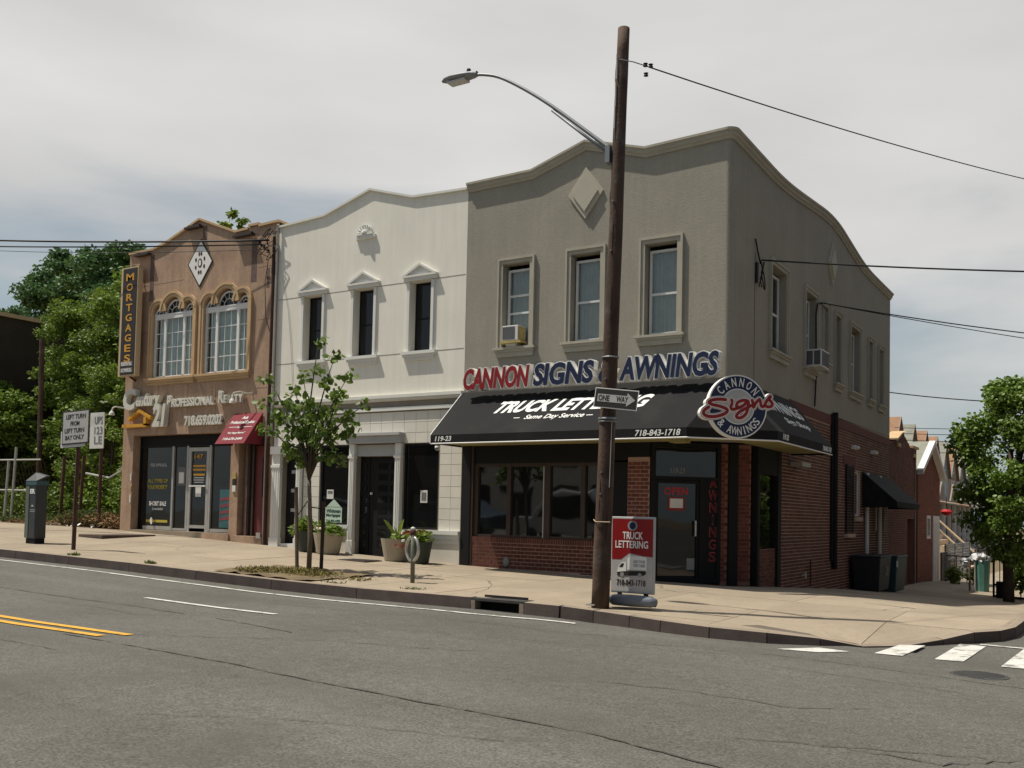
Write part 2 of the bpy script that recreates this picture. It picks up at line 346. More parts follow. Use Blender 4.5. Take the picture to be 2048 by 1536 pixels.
# ================================================================ SETTING
def clip(poly, clipper):
    out = poly
    for i in range(len(clipper)):
        a, b = clipper[i], clipper[(i+1) % len(clipper)]; inp = out; out = []
        if not inp: return []
        side = lambda p: (b[0]-a[0])*(p[1]-a[1])-(b[1]-a[1])*(p[0]-a[0])
        for j in range(len(inp)):
            p, q = inp[j-1], inp[j]; sp, sq = side(p), side(q)
            if (sp >= 0) != (sq >= 0):
                t = sp/(sp-sq); out.append((p[0]+(q[0]-p[0])*t, p[1]+(q[1]-p[1])*t))
            if sq >= 0: out.append(q)
    return out
gr = MB().quad((-1500, -1500, -3.6), (1500, -1500, -3.6), (1500, 1500, -3.6), (-1500, 1500, -3.6)).build('ground', M['earth'], kind='structure')
xs = [-90, -60]+arange(-40, 6, .5)+[8, 12, 20, 40, 90]
rmb = sheet(xs, [-90, -60, -40, -25, -18]+arange(-16, -5.2, .5), road)
rmb2 = sheet([4.6, 5, 6, 8, 11, 14, 18, 90], [-5.2]+arange(-5, 20, 1)+arange(22, 120, 4), road)
n = len(rmb.v); rmb.add(rmb2.v, rmb2.f)
# under-kerb corner infill
c3 = sheet(arange(.0, 4.6, .5), [-6.5, -5.2]+arange(-5, 0, .5), lambda x, y: min(road(x, y)-.004, walk(x, y)-.02)); rmb.add(c3.v, c3.f)
road_o = rmb.build('road', M['asphalt'], kind='structure')

# lot / block earth behind building line
sheet([-90, -60]+arange(-40, -17.8, 1), arange(0, 16, 1)+[20, 30, 60, 120], walk, 0).build('vacant_lot_ground', M['earth'], kind='structure')
sheet([-17.8, -9, 0], arange(15, 60, 3)+[90, 120], walk, -.03).build('block_ground', M['earth'], kind='structure')

# sidewalk: base sheet and slabs
KP = [(0, -5.33), (.6, -5.47), (1.1, -5.62), (1.8, -5.76), (2.5, -5.72), (3.05, -5.45), (3.45, -5.05), (3.85, -4.6), (4.2, -4.1), (4.5, -3.65), (4.75, -3.2), (4.88, -2.6), (4.92, -1.6), (4.92, 0)]
sb = sheet([-90, -60]+arange(-40, 0, .6), arange(-5.2, 0, .65), walk, -.012)
sb.add([(x, y, walk(x, y)-.012) for x, y in [(0, 0)]+KP], [(0, i, i+1) for i in range(1, len(KP))])
q = sheet([0, 1.5, 3, 4.9], arange(0, 40, 1.5)+[50, 70, 120], walk, -.012); sb.add(q.v, q.f)
side_o = sb.build('sidewalk', M['joint'], kind='structure')
def slab(poly):
    if len(poly) < 3: return
    cx = sum(p[0] for p in poly)/len(poly); cy = sum(p[1] for p in poly)/len(poly); dz = random.uniform(-.002, .003)
    P = [(cx+(x-cx)*(1-.006/max(.2, math.hypot(x-cx, y-cy))), cy+(y-cy)*(1-.006/max(.2, math.hypot(x-cx, y-cy)))) for x, y in poly]
    mb = MB(); n = len(P); top = [(x, y, walk(x, y)+dz) for x, y in P]; c = (cx, cy, walk(cx, cy)+dz)
    lo = [(x, y, z-.02) for x, y, z in top]
    mb.add(top+lo+[c], [(i, (i+1) % n, 2*n) for i in range(n)]+[(i, n+i, n+(i+1) % n, (i+1) % n) for i in range(n)])
    mb.build('paving_slab', M['walk'], side_o)
front = [(-46, -5.2), (0, -5.2), (0, 0), (-46, 0)]
corner = [(0, 0)]+[(x*.985 if y < -1 else x-.13, y*.975) for x, y in KP[:-1]]+[(4.79, 0)]
bed = (-7.75, -5.42, -5.2, -3.45)
for i in range(29):
    x0 = -46+i*1.6; x1 = x0+1.6
    for j, (y0, y1) in enumerate(((-5.2, -3.45), (-3.45, -1.72), (-1.72, 0))):
        if j == 0 and x1 > bed[0]+.01 and x0 < bed[1]-.01:
            for a, b_ in ((x0, min(x1, bed[0])), (max(x0, bed[1]), x1)):
                if b_-a > .1: slab([(a, y0), (b_, y0), (b_, y1), (a, y1)])
            continue
        if x1 <= .41: slab([(x0, y0), (x1, y0), (x1, y1), (x0, y1)] if x1 <= 0 else [(x0, y0), (0, y0), (0, y1), (x0, y1)])
for i in range(4):
    for j in range(5): 
        s = [(i*1.7, -6.9+j*1.72), (i*1.7+1.7, -6.9+j*1.72), (i*1.7+1.7, -5.18+j*1.72), (i*1.7, -5.18+j*1.72)]
        slab(clip(s, corner))
for j in range(14):
    for i in range(3): slab([(i*1.6, j*1.7), (min(4.79, i*1.6+1.6), j*1.7), (min(4.79, i*1.6+1.6), j*1.7+1.7), (i*1.6, j*1.7+1.7)])
far = sheet([0, 1.6, 3.2, 4.79], arange(23.8, 70, 2), walk, .0); far.build('paving', M['walk'], side_o, kind='stuff')

# kerb
kerb = empty('kerb', (0, -5.35, -.1), kind='structure')
def kerbstone(p, q):
    p, q = Vector((*p, 0)), Vector((*q, 0)); t = (q-p).normalized(); nn = Vector((-t.y, t.x, 0)); p = p+t*.006; q = q-t*.006
    V = []
    for a in (p, q):
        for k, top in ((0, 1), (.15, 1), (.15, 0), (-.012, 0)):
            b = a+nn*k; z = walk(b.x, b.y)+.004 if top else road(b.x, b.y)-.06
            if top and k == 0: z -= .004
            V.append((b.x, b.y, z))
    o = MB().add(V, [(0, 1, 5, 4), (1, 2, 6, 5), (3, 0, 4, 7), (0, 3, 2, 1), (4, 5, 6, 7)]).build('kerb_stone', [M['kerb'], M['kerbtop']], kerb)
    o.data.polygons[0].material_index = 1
xsk = [-46+1.9*i for i in range(23)]+[-2.0]
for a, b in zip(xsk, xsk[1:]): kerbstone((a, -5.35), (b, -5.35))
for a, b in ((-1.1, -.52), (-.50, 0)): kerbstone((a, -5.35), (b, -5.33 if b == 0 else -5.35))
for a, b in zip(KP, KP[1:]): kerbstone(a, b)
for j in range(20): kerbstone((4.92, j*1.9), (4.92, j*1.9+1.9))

# storm drain in the kerb
dr = empty('storm_drain', (-1.55, -5.3, -.2), 'cast iron storm drain inlet opening in the kerb left of the wooden pole', 'storm drain')
B(-2.0, -1.1, -5.352, -5.05, walk(-1.5, -5.3)-.035, walk(-1.5, -5.3)+.001).build('head_casting', M['castiron'], dr)
MB().box(-2.0, -1.93, -5.355, -5.2, -.26, walk(-1.5, -5.3)-.03).build('cheek', M['kerbtop'], dr)
MB().box(-1.17, -1.1, -5.355, -5.2, -.26, walk(-1.5, -5.3)-.03).build('cheek', M['kerbtop'], dr)
MB().quad((-1.93, -5.1, -.3), (-1.17, -5.1, -.3), (-1.17, -5.1, 0), (-1.93, -5.1, 0)).build('throat', M['dark'], dr)

# road paint
def mark(name, pts, w, ma='paintw', dz=.009): return strip(MB(), pts, w, road, dz, .25).build(name, M[ma], road_o)
mark('edge_line', [(-60, -5.75), (-13.7, -5.85), (-8, -5.93), (-3.8, -5.95), (-1.6, -5.95), (-.93, -5.86), (-.1, -5.66)], .10)
mark('lane_dash', [(-5.96, -7.95), (-3.2, -8.06)], .10)
mark('lane_dash', [(-15, -7.85), (-12.2, -7.88)], .10)
mark('centre_line', [(-60, -10.42), (-2.62, -10.66)], .11, 'painty'); mark('centre_line', [(-60, -10.68), (-2.75, -10.90)], .11, 'painty')
MB().quad(*drape([(-5.6, -10.98), (-4.9, -11.02), (-4.45, -11.12), (-4.9, -11.3), (-5.6, -11.5)], road, .004)).build('turn_arrow', M['paintw'], road_o)
def bar(p): MB().quad(*drape(p, road, .008)).build('crosswalk_bar', M['paintw'], road_o)
bar([(2.75, -6.2), (3.2, -6.1), (3.45, -5.75), (3.1, -5.68)][::1])
bar([(3.70, -5.66), (3.99, -5.64), (4.05, -4.45), (3.79, -4.62)])
bar([(4.32, -5.63), (4.60, -5.58), (4.66, -3.93), (4.37, -3.95)])
bar([(4.97, -5.66), (5.28, -5.66), (5.34, -3.9), (5.06, -3.88)])
for k in range(1, 8): bar([(4.97+.65*k, -5.68), (5.28+.65*k, -5.68), (5.34+.65*k, -3.9), (5.06+.65*k, -3.88)])
mark('crosswalk_line', [(4.58, -3.78), (14, -3.9)], .09)
for c in range(3): # worn paint: bare asphalt flecks on the last bar
    x0 = 5.08+.05*c; y0 = -5.2+.45*c; MB().quad(*drape([(x0, y0), (x0+.13, y0+.03), (x0+.16, y0+.13), (x0+.04, y0+.10)], road, .010)).build('worn_patch', M['asphalt'], road_o)
# seams and cracks
def crack(pts, w=.03, jit=.05, ma='crack', n=10, gaps=0., fn=road, par=None):
    P = []; rr = random.Random(int(abs(pts[0][0])*1000+abs(pts[0][1])*77))
    for a, b in zip(pts, pts[1:]):
        for i in range(n): t = i/n; P.append((a[0]+(b[0]-a[0])*t+rr.uniform(-jit, jit), a[1]+(b[1]-a[1])*t+rr.uniform(-jit, jit)))
    P.append(pts[-1]); ws = [w*.6*rr.uniform(.2, 1.3) for _ in range(400)]
    mb = MB(); i = 0
    while i < len(P)-1:
        seg = rr.randint(2, 9)
        strip(mb, P[i:i+seg+1], lambda u, i=i: ws[int(u*20+i) % 400], fn, .006, .15)
        i += seg + (rr.randint(0, 3) if rr.random() < gaps else 0)
    mb.build('crack', M[ma], par or road_o)
crack([(-3.2, -11.05), (-1.63, -11.15), (0, -11.17), (1.65, -11.34), (3.15, -11.46), (4.2, -11.75)], .045, .012, 'crack', 14, .25)
crack([(-9, -8.9), (-7.88, -8.86), (-5.16, -8.75), (-3.13, -8.96), (-1.7, -9.28)], .035, .02, 'crack', 10, .5)
crack([(-4.2, -11.6), (-3.2, -11.7), (-2.2, -11.75)], .02, .01, 'crack', 8, .4)
crack([(-2.7, -10.6), (-2.0, -10.2), (-1.2, -9.6), (-.2, -9.1), (.4, -8.8)], .022, .03, 'crack', 8, .3)
crack([(-1.6, -8.9), (-1.2, -8.2), (-.3, -7.8), (1.2, -7.4), (2.6, -7.0)], .02, .02, 'crack2', 12, .6)
crack([(2.2, -9.6), (3.1, -9.5), (3.9, -9.6), (4.4, -9.2)], .022, .03, 'crack', 8, .3)
crack([(3.9, -10.9), (4.5, -10.7), (5.1, -10.75), (5.5, -10.3)], .025, .03, 'crack', 8, .2)
crack([(4.4, -10.75), (4.9, -10.5), (5.3, -10.4)], .018, .03, 'crack', 6, .3)
crack([(1.2, -6.9), (3, -6.7), (4.4, -6.9), (5.6, -7.2)], .03, .02, 'crack2', 12, .5)
crack([(3.1, -7.5), (4.2, -7.7), (5.3, -7.9)], .018, .03, 'crack', 8, .4)
crack([(.5, -12.9), (1.6, -12.3), (2.8, -12.0)], .014, .03, 'crack', 8, .5)
crack([(-6.6, -9.3), (-5.3, -9.2), (-4.1, -9.35)], .02, .02, 'crack2', 8, .5)
crack([(-5, -7.0), (-3, -6.95), (-.5, -6.7), (1, -6.5)], .02, .02, 'crack2', 8, .6)
for P_ in ([(.9, -4.4), (1.6, -3.4), (2.4, -2.9), (3.1, -1.9), (3.4, -.6)], [(-4.9, -2.2), (-3.6, -2.5), (-2.9, -3.4), (-2.2, -5.1)], [(-12.6, -1.9), (-11.9, -2.7), (-10.6, -2.9)], [(1.2, 1.4), (2.6, 2.2), (4.3, 2.4)], [(-1.2, -.3), (-.6, -1.6), (.5, -2.3)]):
    crack(P_, .022, .04, 'joint', 9, .25, walk, side_o)
# litter-sized pale stones on the road, one countless scatter
mb = MB(); rr = random.Random(3)
for _ in range(120):
    x = rr.uniform(-12, 6); y = rr.uniform(-15.5, -5.6); r_ = rr.uniform(.004, .009); z = road(x, y)
    mb.add([(x-r_, y, z), (x, y-r_, z), (x+r_, y, z), (x, y+r_, z), (x, y, z+r_)], [(0, 1, 4), (1, 2, 4), (2, 3, 4), (3, 0, 4)])
mb.build('loose_gravel', M['kerbtop'], kind='stuff')
mh = empty('manhole_cover', (4.85, -6.5, road(4.85, -6.5)), 'ribbed cast iron cover sunk in the asphalt below the crosswalk bars', 'manhole cover')
MB().lathe((4.85, -6.52, road(4.85, -6.5)), [(.01, .009), (.25, .009), (.27, .004)], 28).build('lid', M['castiron'], mh)
for k in range(-4, 5):
    w = math.sqrt(max(0, .23**2-(k*.055)**2)); B(4.85-w, 4.85+w, -6.52+k*.055-.012, -6.52+k*.055+.012, road(4.85, -6.5)+.006, road(4.85, -6.5)+.012).build('rib', M['castiron'], mh)
# steel plates / hatch lids in the sidewalk
h1 = empty('cellar_hatch', (-15.9, -1.3, .42), 'raised rusty steel cellar hatch in the sidewalk before the pink building', 'hatch')
z0 = walk(-15.9, -1.3)
B(-16.4, -15.45, -2.1, -.5, z0-.02, z0+.05).build('hatch_lid', M['iron'], h1)
h2 = empty('sidewalk_grate', (-7.7, -.9, .15), 'flat rusty grate in the sidewalk beside the beige planter pot', 'grate')
z0 = walk(-7.7, -.9); B(-8.15, -7.35, -1.5, -.95, z0-.01, z0+.012).build('grate_frame', M['iron'], h2)
for k in range(6): B(-8.12, -7.38, -1.46+k*.085, -1.43+k*.085, z0+.012, z0+.02).build('grate_bar', M['castiron'], h2)

# ================================================================ wall builder
def wall(mb, ax, c, u0, u1, bot, top, holes, depth, th=None, zb=7.2):
    """ax 'x': plane y=c seen from -y, u=x.  ax 'y': plane x=c seen from +x, u=y. holes: (a,b,lo,hi) hi may be function with breakpoints list"""
    P = (lambda u, v, d=0: (u, c+d, v)) if ax == 'x' else (lambda u, v, d=0: (c-d, u, v))
    tf = (lambda u: interp(u, [p[0] for p in top], [p[1] for p in top])) if isinstance(top, list) else (lambda u: top)
    bf = (lambda u: interp(u, [p[0] for p in bot], [p[1] for p in bot])) if isinstance(bot, list) else (lambda u: bot)
    us = {u0, u1}
    if isinstance(top, list): us |= {p[0] for p in top if u0 < p[0] < u1}
    for h in holes:
        us |= {h[0], h[1]}
        if len(h) > 4: us |= set(h[4])
    us = sorted(u for u in us if u0-1e-9 <= u <= u1+1e-9)
    flip = False
    def face(a, b, v1, v2, v3, v4): mb.add([P(a, v1), P(b, v2), P(b, v3), P(a, v4)], [(0, 1, 2, 3)])
    for a, b in zip(us, us[1:]):
        if b-a < 1e-6: continue
        mm = (a+b)/2; hs = sorted([h for h in holes if h[0] < mm < h[1]], key=lambda h: h[2]); la, lb = bf(a), bf(b)
        for h in hs:
            hi = h[3] if callable(h[3]) else (lambda u, v=h[3]: v)
            if h[2]-la > 1e-4: face(a, b, la, lb, h[2], h[2])
            ha, hb_ = hi(a+1e-7), hi(b-1e-7)
            mb.add([P(a, ha), P(b, hb_), P(b, hb_, depth), P(a, ha, depth)], [(0, 1, 2, 3)])
            mb.add([P(a, h[2]), P(b, h[2]), P(b, h[2], depth), P(a, h[2], depth)], [(3, 2, 1, 0)])
            la, lb = ha, hb_
        face(a, b, la, lb, tf(b), tf(a))
    for h in holes:
        for u in (h[0], h[1]):
            hi = h[3](u+(1e-6 if u == h[0] else -1e-6)) if callable(h[3]) else h[3]
            mb.add([P(u, h[2]), P(u, hi), P(u, hi, depth), P(u, h[2], depth)], [(0, 1, 2, 3)])
    if th:   # coping thickness: top and back of parapet
        for a, b in zip(us, us[1:]):
            mb.add([P(a, tf(a)), P(b, tf(b)), P(b, tf(b), th), P(a, tf(a), th), P(b, zb, th), P(a, zb, th)], [(0, 1, 2, 3), (3, 2, 4, 5)])
    return mb
def boxf(ax, c):   # box in wall coords: (u0,u1, v0,v1, d0,d1), d = distance proud of wall
    if ax == 'x': return lambda mb, u0, u1, v0, v1, d0, d1: mb.box(u0, u1, c-d1, c-d0, v0, v1)
    return lambda mb, u0, u1, v0, v1, d0, d1: mb.box(c+d0, c+d1, u0, u1, v0, v1)
def frame_parts(mb, bx, u0, u1, v0, v1, w, d0, d1, bottom=True):
    bx(mb, u0, u0+w, v0, v1, d0, d1); bx(mb, u1-w, u1, v0, v1, d0, d1); bx(mb, u0+w, u1-w, v1-w, v1, d0, d1)
    if bottom: bx(mb, u0+w, u1-w, v0, v0+w, d0, d1)
    return mb
def sash_window(ax, c, u0, u1, v0, v1, rec, parent, fr='vinyl', glass='darkglass2', split=.5, back='blind', fw_=.045, bars=0, backlow=None):
    """double-hung window whose outer face sits rec behind the wall"""
    bx = boxf(ax, c)
    w = frame_parts(MB(), bx, u0, u1, v0, v1, fw_, -rec-.06, -rec); vm_ = v0+(v1-v0)*split
    bx(w, u0+fw_, u1-fw_, vm_-.022, vm_+.022, -rec-.045, -rec-.006)
    wo_ = w.build('window', M[fr], parent)
    for a, b, d in ((v0+fw_, vm_-.022, .035), (vm_+.022, v1-fw_, .03)):
        bx(MB(), u0+fw_, u1-fw_, a, b, -rec-d-.006, -rec-d).build('pane', M[glass], wo_)
    if glass == 'glass':
        mb = MB(); lo = v0 if backlow is None else backlow; n = 14
        for k in range(n):
            a = u0+(u1-u0)*k/n; b = u0+(u1-u0)*(k+1)/n; d = .12+.012*(k % 2)
            if ax == 'x': mb.quad((a, c+rec+d, lo), (b, c+rec+.132-.012*(k % 2)*1-.0, lo), (b, c+rec+.132-.012*(k % 2), v1), (a, c+rec+d, v1))
            else: mb.quad((c-rec-d, a, lo), (c-rec-.132+.012*(k % 2), b, lo), (c-rec-.132+.012*(k % 2), b, v1), (c-rec-d, a, v1))
        mb.build('blind', M[back], wo_)
    return wo_

# ================================================================ CORNER BUILDING (taupe stucco over brick shop)
cb = empty('corner_shop_building', (-3, 7.5, -.1), 'taupe stucco corner building over a brick awning shop with curved parapet', 'building')
FT = [(-5.97, 8.25), (-4.33, 8.27), (-3.06, 8.66), (-1.74, 8.27), (0, 8.33)]
ST = [(0, 8.33), (3.2, 8.30), (7.5, 8.74), (11.2, 8.30), (15.2, 8.36)]
fh = [(-5.01, -4.34, 4.72, 6.52), (-3.36, -2.69, 4.72, 6.52), (-1.72, -1.05, 4.72, 6.52)]
sh = [(2.50, 3.57, 4.74, 6.52), (5.12, 6.06, 4.74, 6.52), (6.80, 7.22, 5.10, 6.50), (7.96, 8.55, 4.74, 6.50), (9.66, 10.82, 4.74, 6.52), (11.95, 12.5, 4.78, 6.5), (13.4, 14.1, 4.78, 6.5)]
RC = .10
mb = MB(); wall(mb, 'x', 0, -5.97, -RC, 2.70, FT, fh, .24, .3); 
wall(mb, 'y', 0, RC, 15.2, [(0, 3.82), (15.2, 3.93)], ST, sh, .24, .3)
# rounded corner
cs = [(-RC+RC*math.sin(a), RC-RC*math.cos(a)) for a in [math.pi/2*i/6 for i in range(7)]]
mb.add([(x, y, z) for x, y in cs for z in (2.7, 8.33)], [(2*i, 2*i+2, 2*i+3, 2*i+1) for i in range(6)])
# strip of the side between awning back and brick top, underside over the chamfered entrance
mb.quad((0, RC, 2.7), (0, 4.4, 2.7), (0, 4.4, 3.85), (0, RC, 3.82))
mb.quad((-5.97, 0, 2.7), (-RC, 0, 2.7), (0, RC, 2.7), (0, 4.4, 2.7), (-1.6, .3, 2.7), (-5.97, .3, 2.7))
mb.quad((-5.97, .3, 7.4), (-.3, .3, 7.4), (-.3, 15, 7.4), (-5.97, 15, 7.4))
mb.quad((-5.97, 0, 8.25), (-5.97, 15.2, 8.25), (-5.97, 15.2, 0), (-5.97, 0, 0)); mb.quad((-5.97, 15.2, -1), (0, 15.2, -1), (0, 15.2, 8.36), (-5.97, 15.2, 8.25))
mb.build('stucco_wall', M['graystucco'], cb)
# vertical control joint on the side
B(.0, .004, 1.42, 1.435, 2.8, 6.5).build('control_joint', M['dark'], cb)
# cornice: two stepped bands swept round the corner
def sweep(name, prof, ma, path):   # prof: (offset out, dz) ; path: list (x,y,z,nx,ny)
    mb = MB(); n = len(prof)
    for x, y, z, nx, ny in path:
        mb.add([(x+nx*o, y+ny*o, z+dz) for o, dz in prof], [])
    for i in range(len(path)-1):
        mb.f += [(i*n+k, (i+1)*n+k, (i+1)*n+(k+1) % n, i*n+(k+1) % n) for k in range(n)]
    mb.f += [tuple(range(n)), tuple(range((len(path)-1)*n+n-1, (len(path)-1)*n-1, -1))]
    return mb.build(name, ma, cb)
def cur(pts, k=6):   # soften profile
    out = []
    for i, (a, b) in enumerate(pts):
        if 0 < i < len(pts)-1:
            p, q = pts[i-1], pts[i+1]; f = .28
            A = (a+(p[0]-a)*f, b+(p[1]-b)*f); C_ = (a+(q[0]-a)*f, b+(q[1]-b)*f)
            out += [((1-t)**2*A[0]+2*t*(1-t)*a+t*t*C_[0], (1-t)**2*A[1]+2*t*(1-t)*b+t*t*C_[1]) for t in [j/k for j in range(k+1)]]
        else: out.append((a, b))
    return out
path = [(x, 0, z, 0, -1) for x, z in FT[:-1]]+[(-RC, 0, 8.325, 0, -1)]
path += [(-RC+RC*math.sin(a), RC-RC*math.cos(a), 8.33, math.sin(a), -math.cos(a)) for a in [R(15), R(35), R(55), R(75)]]
path += [(0, y, z, 1, 0) for y, z in [(RC, 8.325)]+cur(ST)[1:]]
sweep('cornice', [(-.02, -.02), (.03, -.02), (.045, .03), (.075, .045), (.08, .11), (.115, .125), (.115, .17), (-.30, .17), (-.30, -.02)], M['graytrim'], path)
# window trim
def stucco_trim(ax, c, u0, u1, v0, v1, sill=True, w=.12):
    bx = boxf(ax, c); mb = MB(); mb2 = MB()
    for a, b, d in ((0, .075, .035), (.075, w, .06)):
        bx(mb, u0-b, u0-a, v0, v1+a, 0, d); bx(mb, u1+a, u1+b, v0, v1+a, 0, d); bx(mb, u0-b, u1+b, v1+a, v1+b, 0, d)
    mb.build('window_surround', M['graytrim'], cb)
    bx(mb2, u0-w-.06, u1+w+.06, v0-.05, v0, -.2, .11); bx(mb2, u0-w-.02, u1+w+.02, v0-.10, v0-.05, 0, .08); bx(mb2, u0-w, u1+w, v0-.20, v0-.10, 0, .05)
    mb2.build('window_sill', M['graytrim'], cb)
for i, h in enumerate(fh):
    stucco_trim('x', 0, *h)
    bx = boxf('x', 0)
    ws = sash_window('x', 0, h[0]+.03, h[1]-.03, h[2]+.03, h[3]-.10, .15, cb, glass='glass', split=.48 if i else .66)
    if i == 0:
        mb = MB(); bx(mb, h[0]+.075, h[1]-.075, 5.46, 5.50, -.195, -.165); mb.build('lower_sash_rail', M['vinyl'], ws)
for i, h in enumerate(sh):
    stucco_trim('y', 0, *h, w=.12 if i in (0, 1, 4) else .08)
    if i in (0, 1, 4): sash_window('y', 0, h[0]+.03, h[1]-.03, h[2]+.03, h[3]-.08, .14, cb, glass='darkglass2', split=.5)
    else:
        mb = MB(); boxf('y', 0)(mb, h[0], h[1], h[2], h[3], -.20, -.12); mb.build('window_infill', M['graystucco'] if i != 3 else M['darkglass2'], cb)
# diamonds
def diamond(ax, c, u, v, hw, hh, name, parent, m1, steps):
    P = (lambda a, b, d: (a, c-d, b)) if ax == 'x' else (lambda a, b, d: (c+d, a, b)); mb = MB()
    for k, (s, d0, d1) in enumerate(steps):
        pts = [P(u-hw*s, v, d0), P(u, v-hh*s, d0), P(u+hw*s, v, d0), P(u, v+hh*s, d0)]
        e = (0, -(d1-d0), 0) if ax == 'x' else (d1-d0, 0, 0); mb.prism(pts, e)
    return mb.build(name, m1, parent)
diamond('x', 0, -3.05, 7.75, .40, .53, 'diamond_moulding', cb, M['palemould'], [(1, 0, .045), (.74, .045, .085)])
diamond('y', 0, 7.55, 7.70, .42, .55, 'diamond_moulding', cb, M['palemould'], [(1, 0, .045), (.74, .045, .085)])

# --- brick laying
def bricks_single(parent, x0, x1, zf, z0, z1, y=0):
    me = MB().box(-.0775, .0775, -.012, .10, -.029, .029); mo = me.build('brick', M['brick']); mesh = mo.data; bpy.data.objects.remove(mo)
    ms = MB().box(-.0205, .0205, -.014, .10, -.055, .055); so = ms.build('brick', M['brick']); smesh = so.data; bpy.data.objects.remove(so)
    hm = MB().box(-.034, .034, -.012, .10, -.029, .029); ho = hm.build('brick', M['brick']); hmesh = ho.data; bpy.data.objects.remove(ho)
    x = x0+.03
    while x < x1-.01: place(smesh, 'brick', parent, (x, y-random.uniform(0, .003), z1-.06)); x += .0553
    row = 0; z = z1-.12-.040
    while z > -.1:
        off = 0 if row % 2 else .0875; xx = x0+.0875-off
        while xx-.06 < x1:
            if z-.03 > zf(xx)-.02:
                if xx-.0775 < x0-.001: place(hmesh, 'brick', parent, (x0+.036, y, z))
                elif xx+.0775 > x1: place(hmesh, 'brick', parent, (x1-.036, y, z))
                else: place(mesh, 'brick', parent, (xx, y-random.uniform(0, .003), z))
            xx += .175
        z -= .0767; row += 1
def brick_field(parent, ax, c, u0, u1, bot, top, ma, pitch=.0745, L=.21, holes=(), proud=.012, name='brickwork', gap=.019):
    """thousands of small bricks too small to pick apart, joined"""
    mb = MB(); z = .0 ; row = 0
    tf = (lambda u: interp(u, [p[0] for p in top], [p[1] for p in top])) if isinstance(top, list) else (lambda u: top)
    bf = (lambda u: interp(u, [p[0] for p in bot], [p[1] for p in bot])) if isinstance(bot, list) else (lambda u: bot)
    zmin = min(bf(u0), bf(u1)); zmax = max(tf(u0+(u1-u0)*i/20) for i in range(21)); z = zmin
    while z < zmax:
        u = u0-(L/2 if row % 2 else 0)
        while u < u1:
            a, b = max(u0, u)+gap/2, min(u1, u+L)-gap/2; zc = z+pitch/2; m_ = (a+b)/2
            segs = [(a, b)]
            for h in holes:
                if h[2]-.01 < zc < h[3]+.01:
                    ns = []
                    for s0, s1 in segs:
                        if s1 <= h[0] or s0 >= h[1]: ns.append((s0, s1))
                        else:
                            if s0 < h[0]: ns.append((s0, h[0]))
                            if s1 > h[1]: ns.append((h[1], s1))
                    segs = ns
            for s0, s1 in segs:
                if s1-s0 > .02 and z >= bf(m_)-pitch*.7 and z+pitch <= tf(m_)+.02:
                    pr = proud*random.uniform(.7, 1.15)
                    if ax == 'x': V = [(s0, c-pr, z+gap/2), (s1, c-pr, z+gap/2), (s1, c-pr, z+pitch-gap/2), (s0, c-pr, z+pitch-gap/2), (s0, c, z+gap/2), (s1, c, z+gap/2), (s1, c, z+pitch-gap/2), (s0, c, z+pitch-gap/2)]
                    else: V = [(c+pr, s0, z+gap/2), (c+pr, s1, z+gap/2), (c+pr, s1, z+pitch-gap/2), (c+pr, s0, z+pitch-gap/2), (c, s0, z+gap/2), (c, s1, z+gap/2), (c, s1, z+pitch-gap/2), (c, s0, z+pitch-gap/2)]
                    mb.add(V, [(0, 1, 2, 3), (4, 5, 1, 0), (3, 2, 6, 7), (4, 0, 3, 7), (1, 5, 6, 2)])
            u += L
        z += pitch; row += 1
    return mb.build(name, ma, parent, tone=5, kind='stuff')
gf = lambda x: hf(x)
# front knee wall and pier
B(-5.68, -2.02, .004, .35, -.1, .60).build('knee_wall_core', M['mortar'], cb)
B(-5.68, -2.02, -.002, .35, .60, .70).build('soldier_mortar', M['mortar'], cb)
bricks_single(cb, -5.66, -2.04, gf, 0, .715, .004)
B(-5.0, -2.3, -.03, 0, -.12, .02).build('cement_skirt', M['mortar2'], cb)
B(-2.02, -1.56, -.02, .3, 2.36, 2.66).build('pier_cap', M['blackmetal'], cb)
B(-2.02, -1.56, -.0, .4, -.1, 2.36).build('pier_core', M['mortar'], cb)
brick_field(cb, 'x', -.0, -2.02, -1.56, -.03, 2.3, M['brick'], .0767, .175, name='pier_brickwork')
# side storefront zone posts, brick pier on chamfer, window
CH = Vector((-1.5, 0, 0)); CU = Vector((1, 1, 0)).normalized(); CN = Vector((1, -1, 0)).normalized()
def cbx(mb, s0, s1, z0, z1, d0, d1): return mb.obox(CH, CU, Z, CN, s0, s1, z0, z1, d0, d1)
cbx(MB(), 1.42, 2.06, -.1, 2.66, -.3, 0).build('entrance_pier_core', M['mortar3'], cb)
mb = MB()
for r_ in range(34):
    z = -.02+r_*.0767; s = 1.42-(.0875 if r_ % 2 else 0)
    while s < 2.06:
        a, b = max(1.42, s)+.006, min(2.06, s+.175)-.006
        if b-a > .02 and not (1.58 < (a+b)/2 < 1.75): cbx(mb, a, b, z+.006, z+.070, 0, .012*random.uniform(.7, 1.2))
        s += .175
mb.build('entrance_pier_brickwork', M['brick'], cb, tone=6, kind='stuff')
cbx(MB(), 1.57, 1.76, -.1, 2.66, 0, .07).build('roller_guide', M['blackmetal'], cb)
